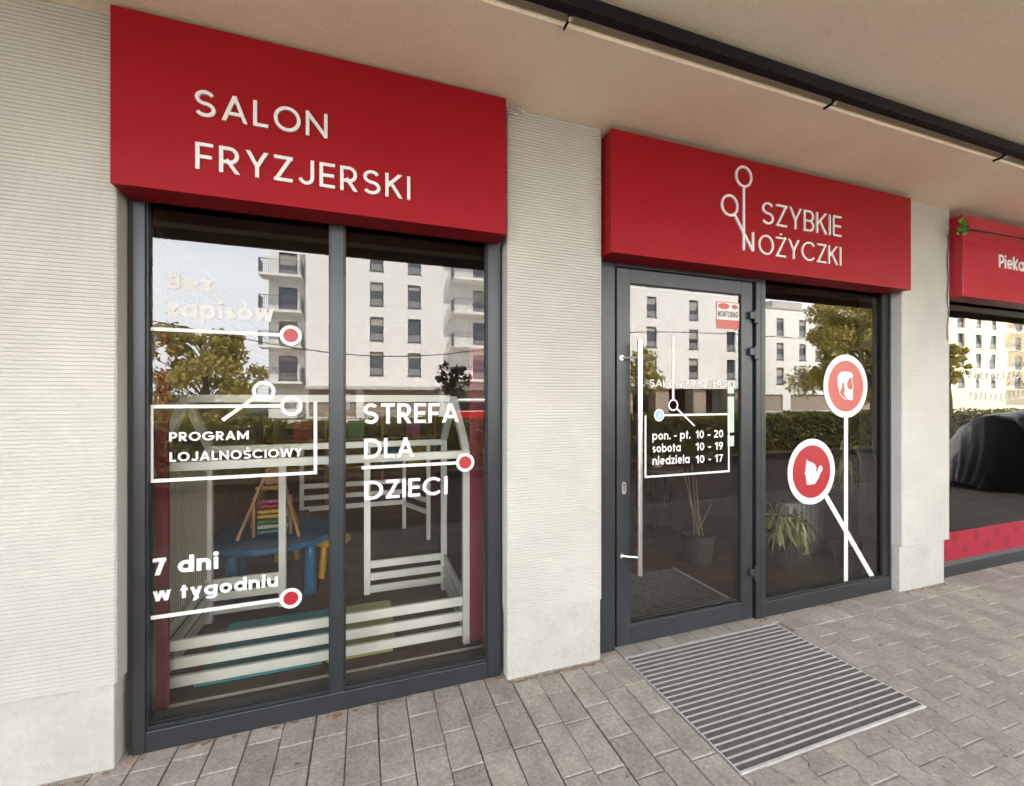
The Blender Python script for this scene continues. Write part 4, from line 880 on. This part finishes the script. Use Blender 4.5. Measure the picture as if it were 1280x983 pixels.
# dry leaves blown against the frames
spots = [(-0.88,0.055),(-0.86,0.04),(-0.90,0.03),(-0.13,0.05),(-0.11,0.035),(-0.16,0.045),(-0.36,0.05),(0.66,0.05),(1.34,0.05),(2.50,0.045),(2.485,0.03),(3.2,0.03),(-0.62,0.05),(-1.10,-0.01)]
for i, (x, y) in enumerate(spots):
    b = MB()
    for q in range(3):
        c = Vector((x+random.uniform(-.02,.02), y+random.uniform(-.012,.006), 0.004+random.uniform(0,.006))); u = Vector((random.uniform(-1,1), random.uniform(-1,1), random.uniform(-.3,.3)))*random.uniform(.008,.016); v = Vector((-u.y, u.x, random.uniform(-.006,.01)))*.6
        b.add([c-u, c+v, c+u, c-v], [(0,1,2,3)])
    o = b.build('dry_leaves', 'dryleaf'); tag(o, 'tiny clump of dry brown leaves blown against the foot of the shop front', 'leaves', 'dry leaves along the shop front')

def blob(mb, cx, cy, r, z, sx=1.0, n=11):
    p = [(cx+sx*r*random.uniform(.55,1.15)*math.cos(2*math.pi*k/n), cy+r*random.uniform(.55,1.15)*math.sin(2*math.pi*k/n)) for k in range(n)]
    mb.add([(x, y, z) for x, y in p], [tuple(range(n))])
b = MB()
for k in range(170):
    x = random.choice([random.uniform(-2.2,-0.95), random.uniform(0.72,1.27), random.uniform(0.72,1.27), random.uniform(3.87,4.42), random.uniform(-0.9,0.69), random.uniform(2.5,3.85)])
    y0 = 0.006 if (x < -0.94 or 0.7 < x < 1.28 or x > 3.86) else 0.062
    blob(b, x, y0-abs(random.gauss(0,.010)), random.uniform(.003,.011), 0.0022+random.uniform(0,.0006), 2.2)
o = b.build('dirt', 'stucco_dirt'); tag(o, kind='stuff')
b = MB()
for k in range(34): blob(b, random.uniform(-1.5,5.5), random.uniform(-1.5,-0.1), random.uniform(.004,.013), 0.0026, 1.1)
o = b.build('gum_stains', 'gum'); tag(o, kind='stuff')
# motorcycle under a plastic cover, parked in the arcade further right
cv = thing('covered_motorcycle', 'motorcycle under a creased black plastic cover mirrored in the bakery window', 'motorcycle', (10.6, -2.0, 0))
b = MB(); nu, nv = 90, 48; vs = []
def fold(u, v): return 0.5*math.sin(u)+0.3*math.sin(2.3*u+1.7*v+1)+0.25*abs(math.sin(1.9*v-1.1*u))
for i in range(nu+1):
    s_ = i/nu
    ridge = (0.12+1.06*(s_/.30)**0.85) if s_ < .30 else (1.18+0.08*math.sin((s_-.30)/.70*math.pi*.9)-(.30*max(0, (s_-.75)/.25)**2))
    for j in range(nv+1):
        t = j/nv; a = t*math.pi
        wd = (0.22+0.34*min(1, s_/.3))*(1 if s_ < .85 else 1-.5*(s_-.85)/.15)
        prof_ = abs(math.sin(a))**0.6
        cr_ = fold(s_*26+t*9, t*14-s_*7)*0.035*(1 if s_ < .35 else .6)
        pl_ = abs(math.sin(s_*31+1.3*math.sin(s_*9)))*(1-prof_*.75)*0.10
        yy = -math.cos(a)*wd*(1.25-0.40*prof_+pl_)*(1+cr_*2.5); zz = ridge*prof_*(1+cr_*.5)
        vs.append((9.15+3.0*s_+cr_*1.2, -1.95+yy, max(0.03, zz)))
fs = []
for i in range(nu):
    for j in range(nv): k = i*(nv+1)+j; fs.append((k, k+nv+1, k+nv+2, k+1))
b.add(vs, fs); b.build('plastic_cover', 'tarp', cv, smooth=True)
for x in (9.75, 11.55):
    b = MB(); b.tube([(x,-2.02,0.29),(x,-1.88,0.29)], 0.285, 28); b.build('wheel', 'tyre', cv)

# ------------------------------------------------------------------ across the street (seen mirrored in the panes)
def leafcloud(mb, fn, n, size):
    for k in range(n):
        c = fn()
        u = Vector((random.gauss(0,1), random.gauss(0,1), random.gauss(0,1))).normalized(); v = u.cross(Vector((random.gauss(0,1), random.gauss(0,1), random.gauss(0,1)))).normalized()
        s_ = size*random.uniform(.6,1.3)
        mb.add([c-u*s_, c+v*s_*.55, c+u*s_, c-v*s_*.55], [(0,1,2,3)])
hg = thing('hedge', 'long clipped hedge between the arcade pavement and the street', 'hedge', (5, -7.1, 0))
b = MB(); b.box(-12, 32, -7.55, -6.65, -0.05, 0.90); b.build('dark_core', 'leaf_d', hg)  # solid near-black box filling the hedge behind its leaves
b = MB()
def hp():
    x = random.uniform(-12, 32) if random.random() < .5 else random.uniform(-5, 18)
    top = 0.99+0.04*math.sin(x*2.1)+0.03*math.sin(x*5.3)
    if random.random() < .5: return Vector((x, random.uniform(-7.6,-6.6), top+random.uniform(-.10,.05)))
    return Vector((x, -6.6+random.uniform(-.08,.05), random.uniform(0.0, top)))
leafcloud(b, hp, 26000, 0.05); b.build('foliage', 'hedge', hg)
def tree(x, y, hgt, rad, trunk, leaf, label, n=5000, ls=0.10, zc=None, flat=1.0, group='street trees'):
    t = thing('street_tree', label, 'tree', (x, y, 0), group)
    b = MB(); b.tube([(x,y,-0.09),(x+.05,y,hgt*.3),(x-.05,y+.05,hgt*.62),(x,y,hgt*.85)], trunk, 10, r1=trunk*.25)
    cl = []
    zc = zc or hgt*.62; rz = (hgt-zc)
    for k in range(60):
        a = random.uniform(0,6.28); rr = rad*random.uniform(.2,.95); z = zc+random.uniform(-.75,.8)*rz
        rr *= math.sqrt(max(.12, 1-((z-zc)/rz)**2))
        c = Vector((x+math.cos(a)*rr, y+math.sin(a)*rr*flat, z)); cl.append((c, rad*random.uniform(.08,.25)))
        b.tube([(x, y, max(hgt*.25, z-rr*.9)), ((x+c.x)/2, (y+c.y)/2, z-rr*.3), c], trunk*.3, 6, r1=trunk*.06)
    b.build('trunk', 'bark', t, smooth=True)
    def fn():
        c, r_ = random.choice(cl); v = Vector((random.gauss(0,1), random.gauss(0,1), random.gauss(0,1)*.8)).normalized()*r_*random.random()**.4
        return c+v
    b = MB(); leafcloud(b, fn, n, ls); b.build('crown', leaf, t)
tree(-6.6, -20.0, 5.0, 2.7, 0.16, 'leaf_y', 'bushy yellow green tree mirrored at the left of the display window', 10000, .12, 2.3)
tree(2.45, -10.2, 2.55, 0.62, 0.04, 'leaf_d', 'thin dark leaved sapling mirrored in the right pane of the display window', 420, .085, 1.95, group=None)
tree(14.4, -18.0, 4.3, 1.9, 0.12, 'leaf_y', 'small yellow green tree mirrored at the left of the glass door', 1500, .12, 2.9)
tree(40.6, -22.0, 11.0, 6.6, 0.30, 'leaf_y', 'big yellow green tree mirrored in the side window behind the bearded emblem', 34000, .17, 5.2)
tree(50.7, -22.0, 6.6, 1.6, 0.2, 'leaf_y', 'yellow green tree mirrored at the left edge of the bakery window', 4000, .16, 4.4)

def facade(mb, x0, x1, z0, z1, y, ops, dep=0.22, back=14.0):
    """front wall (facing +y) with recessed openings, plus sides, top and back"""
    xs = sorted({x0, x1, *[v for o in ops for v in (o[0], o[1])]}); zs = sorted({z0, z1, *[v for o in ops for v in (o[2], o[3])]})
    for i in range(len(xs)-1):
        for j in range(len(zs)-1):
            cx, cz = (xs[i]+xs[i+1])/2, (zs[j]+zs[j+1])/2
            if any(o[0] < cx < o[1] and o[2] < cz < o[3] for o in ops): continue
            mb.quad((xs[i+1],y,zs[j]),(xs[i],y,zs[j]),(xs[i],y,zs[j+1]),(xs[i+1],y,zs[j+1]))
    for a, b_, c, d in [o[:4] for o in ops]:
        yb = y-dep
        mb.quad((a,y,c),(a,yb,c),(a,yb,d),(a,y,d)); mb.quad((b_,y,c),(b_,y,d),(b_,yb,d),(b_,yb,c)); mb.quad((a,y,c),(b_,y,c),(b_,yb,c),(a,yb,c)); mb.quad((a,y,d),(a,yb,d),(b_,yb,d),(b_,y,d))
    Yb = y-back
    mb.quad((x0,y,z0),(x0,Yb,z0),(x0,Yb,z1),(x0,y,z1)); mb.quad((x1,y,z0),(x1,y,z1),(x1,Yb,z1),(x1,Yb,z0)); mb.quad((x0,y,z1),(x0,Yb,z1),(x1,Yb,z1),(x1,y,z1)); mb.quad((x0,Yb,z0),(x1,Yb,z0),(x1,Yb,z1),(x0,Yb,z1))
def window(parent, o, y, proto={}):
    a, b_, c, d = o[:4]; yb = y-.20; t = .06
    key = (round(b_-a,2), round(d-c,2)); loc = Vector(((a+b_)/2, yb, (c+d)/2))
    if key not in proto:
        wx, wz = (b_-a)/2, (d-c)/2
        m1 = MB(); m1.box(-wx,-wx+t,0,.05,-wz,wz); m1.box(wx-t,wx,0,.05,-wz,wz); m1.box(-wx+t,wx-t,0,.05,-wz,-wz+t); m1.box(-wx+t,wx-t,0,.05,wz-t,wz); m1.box(-wx+t,wx-t,0,.05,-wz*.35,-wz*.35+t); m1.box(-wx-.05,wx+.05,.19,.26,-wz-.05,-wz)
        m2 = MB(); m2.quad((wx,.02,-wz),(-wx,.02,-wz),(-wx,.02,wz),(wx,.02,wz))
        f = m1.build('window', 'winframe'); p = m2.build('pane', 'pane'); p.parent = f; m3 = MB(); m3.box(-wx+t+.002, wx-t-.002, .025, .04, -wz+t+.002, -wz*.35-.002); p2 = m3.build('lower_pane', 'lowpane'); p2.parent = f; m4 = MB(); m4.box(-wx+t+.003, wx-t-.003, .022, .03, -wz*.9, 0); p3 = m4.build('blind', 'blind'); p3.location.z = wz-t-.002; p3.parent = f; p3.scale.z = .35; proto[key] = (f, p, p2, p3)
    else:
        f0 = proto[key][0]; f = f0.copy(); COL.objects.link(f)
        for q0 in proto[key][1:]:
            if q0.name.startswith('blind') and random.random() < .5: continue
            q = q0.copy(); COL.objects.link(q); q.parent = f
            if q0.name.startswith('blind'): q.scale.z = random.choice([.2, .4, .7, 1.0])
    f.parent = parent; f.location = loc-parent.location
    return f
def balcony(parent, x0, x1, z, y, dep=1.5, solid=False):
    s_ = MB().box(x0, x1, y, y+dep, z-.18, z).build('balcony', 'render', parent)
    b = MB(); b.box(x0, x1, y+dep-.05, y+dep-.01, z+1.0, z+1.05); b.box(x0, x0+.04, y, y+dep-.05, z+1.0, z+1.05); b.box(x1-.04, x1, y, y+dep-.05, z+1.0, z+1.05)
    n = int((x1-x0)/.13)
    for k in range(n+1): xx = x0+.02+(x1-x0-.04)*k/n; b.box(xx-.012, xx+.012, y+dep-.045, y+dep-.02, z+.001, z+1.0)
    for k in range(1, int(dep/.13)): yy = y+dep*k/int(dep/.13); b.box(x0+.005, x0+.03, yy-.012, yy+.012, z+.001, z+1.0); b.box(x1-.03, x1-.005, yy-.012, yy+.012, z+.001, z+1.0)
    b.build('railing', 'rail', parent)
YA = -33.9
A = thing('apartment_building', 'tall white apartment building with balconies mirrored in the display window', 'building', (3, YA, 0))
ops = []
for r_ in range(6):
    z = 4.25+r_*2.8
    for cx in (0.97, 3.94): ops.append((cx-.52, cx+.52, z-.95, z+.95))
    ops.append((8.9, 10.1, z-1.2, z+.95)); ops.append((14.5,15.5,z-.95,z+.95))
gf = [(-4.0,-0.6,0,2.15), (0.0,6.0,0,2.15), (6.9,12.0,0,2.15)]
b = MB(); facade(b, -4.2, 18.0, -.09, 21.5, YA, ops+gf, .22); b.build('wall', 'render', A)
for o_ in ops: window(A, o_, YA)
for g_ in gf: MB().box(g_[0]+.002, g_[1]-.002, YA-.21, YA-.15, 0, 2.14).build('shop_front', 'stone', A)
for r_ in range(6): balcony(A, 6.95, 10.4, 3.05+r_*2.8, YA+.001)
MB().box(-4.19, 17.99, YA+.002, YA+.8, 2.16, 2.42).build('canopy', 'concrete', A)
ops = []
b = MB(); 
for r_ in range(4): ops.append((-6.3,-5.0,2.9+r_*2.7,5.0+r_*2.7-.2))
facade(b, -7.0, -4.201, -.09, 12.9, YA-1.5, ops, .22, 12); b.build('wall', 'render', A)
for o_ in ops: window(A, o_, YA-1.5)
for r_ in range(4): balcony(A, -7.4, -4.5, 2.75+r_*2.7, YA-1.499, 1.6)
YBb = -31.2
B = thing('apartment_building', 'white apartment building on ground floor columns mirrored in the glass door', 'building', (30, YBb, 0))
ops = []
for r_ in range(5):
    z = 4.35+r_*2.8
    for cx in (20.4, 25.2, 30.0, 34.6): ops.append((cx-.55, cx+.55, z-.95, z+.95))
b = MB(); facade(b, 18.5, 37.8, 2.4, 18.3, YBb, ops, .30, 11); b.quad((18.5,YBb,2.4),(37.8,YBb,2.4),(37.8,YBb-11,2.4),(18.5,YBb-11,2.4)); b.build('wall', 'render', B)
for o_ in ops: window(B, o_, YBb)
for cx in (19.4, 22.6, 26.6, 31.0, 35.2): MB().box(cx-.75, cx+.75, YBb-1.5, YBb-.3, -.09, 2.395).build('column', 'stone', B)
MB().box(18.6, 37.7, YBb-6, YBb-5.7, -.09, 2.39).build('recessed_wall', 'indark', B)
Cc = thing('apartment_building', 'low white apartment block with flat roof mirrored in the side window', 'building', (50, YA, 0))
ops = []
for r_ in range(3):
    z = 4.0+r_*2.8
    for cx in (41.5, 44.6, 48.1, 50.7, 54.5, 58.0, 62.0): ops.append((cx-.55, cx+.55, z-.95, z+.95))
gf = [(39.5,45,0,1.9),(46.2,53,0,1.9),(54,66,0,1.9)]
b = MB(); facade(b, 38.5, 68.0, -.09, 11.6, YA, ops+gf, .22); b.build('wall', 'render', Cc)
for o_ in ops: window(Cc, o_, YA)
for g_ in gf: MB().box(g_[0]+.002, g_[1]-.002, YA-.21, YA-.15, 0, 1.89).build('shop_front', 'stone', Cc)
MB().box(38.4, 68.1, YA-14.1, YA+.12, 11.605, 11.75).build('roof', 'concrete', Cc)
MB().box(47, 52, YA-6, YA-3, 11.755, 13.4).build('roof_hut', 'concrete', Cc)
D_ = thing('apartment_building', 'cream apartment tower with stacked balconies mirrored in the bakery window', 'building', (95, YA, 0))
ops = []
for r_ in range(6):
    z = 4.0+r_*2.8
    for cx in (78.5, 82.5, 86.0): ops.append((cx-.6, cx+.6, z-.95, z+.95))
    for cx in (92.5, 97.0, 102.0): ops.append((cx-1.2, cx+1.2, z-1.2, z+.95))
b = MB(); facade(b, 70.0, 130.0, -.09, 20.5, YA, ops, .22); b.build('wall', 'render_warm', D_)
for o_ in ops: window(D_, o_, YA)
for r_ in range(6): balcony(D_, 90.0, 106.0, 2.8+r_*2.8, YA+.001, 1.8)
# red and white van parked in the street
vn = thing('parked_van', 'red van with a white roof parked beyond the hedge', 'van', (5.6, -19.0, 0))
def vbody(pts, w_, m_, nm):
    b = MB(); b.prism_xz(pts, -19.0-w_, -19.0+w_); return b.build(nm, m_, vn, bevel=0.05)
vbody([(4.0,.30),(7.3,.30),(7.35,.80),(7.05,.88),(4.0,.88)], .85, 'carred', 'body')
vbody([(4.05,.885),(7.0,.885),(6.45,1.30),(4.15,1.30)], .80, 'carglass', 'cabin_glass')
vbody([(4.08,1.305),(6.48,1.305),(6.30,1.46),(4.22,1.46)], .80, 'carwhite', 'roof')
for x in (4.6, 6.7):
    for s_ in (-.87, .70): MB().tube([(x,-19+s_,.25),(x,-19+s_+.17,.25)], .30, 22).build('wheel', 'tyre', vn)
# cable over the street
pts = [(-14+i*1.0, -14.0, 4.6-1.6*math.exp(-((i-14.5)/7.5)**2)+.0*i) for i in range(60)]
o = MB().tube(pts, .018, 6).build('overhead_cable', 'black'); tag(o, 'thin overhead cable strung across the street in front of the white building', 'cable')
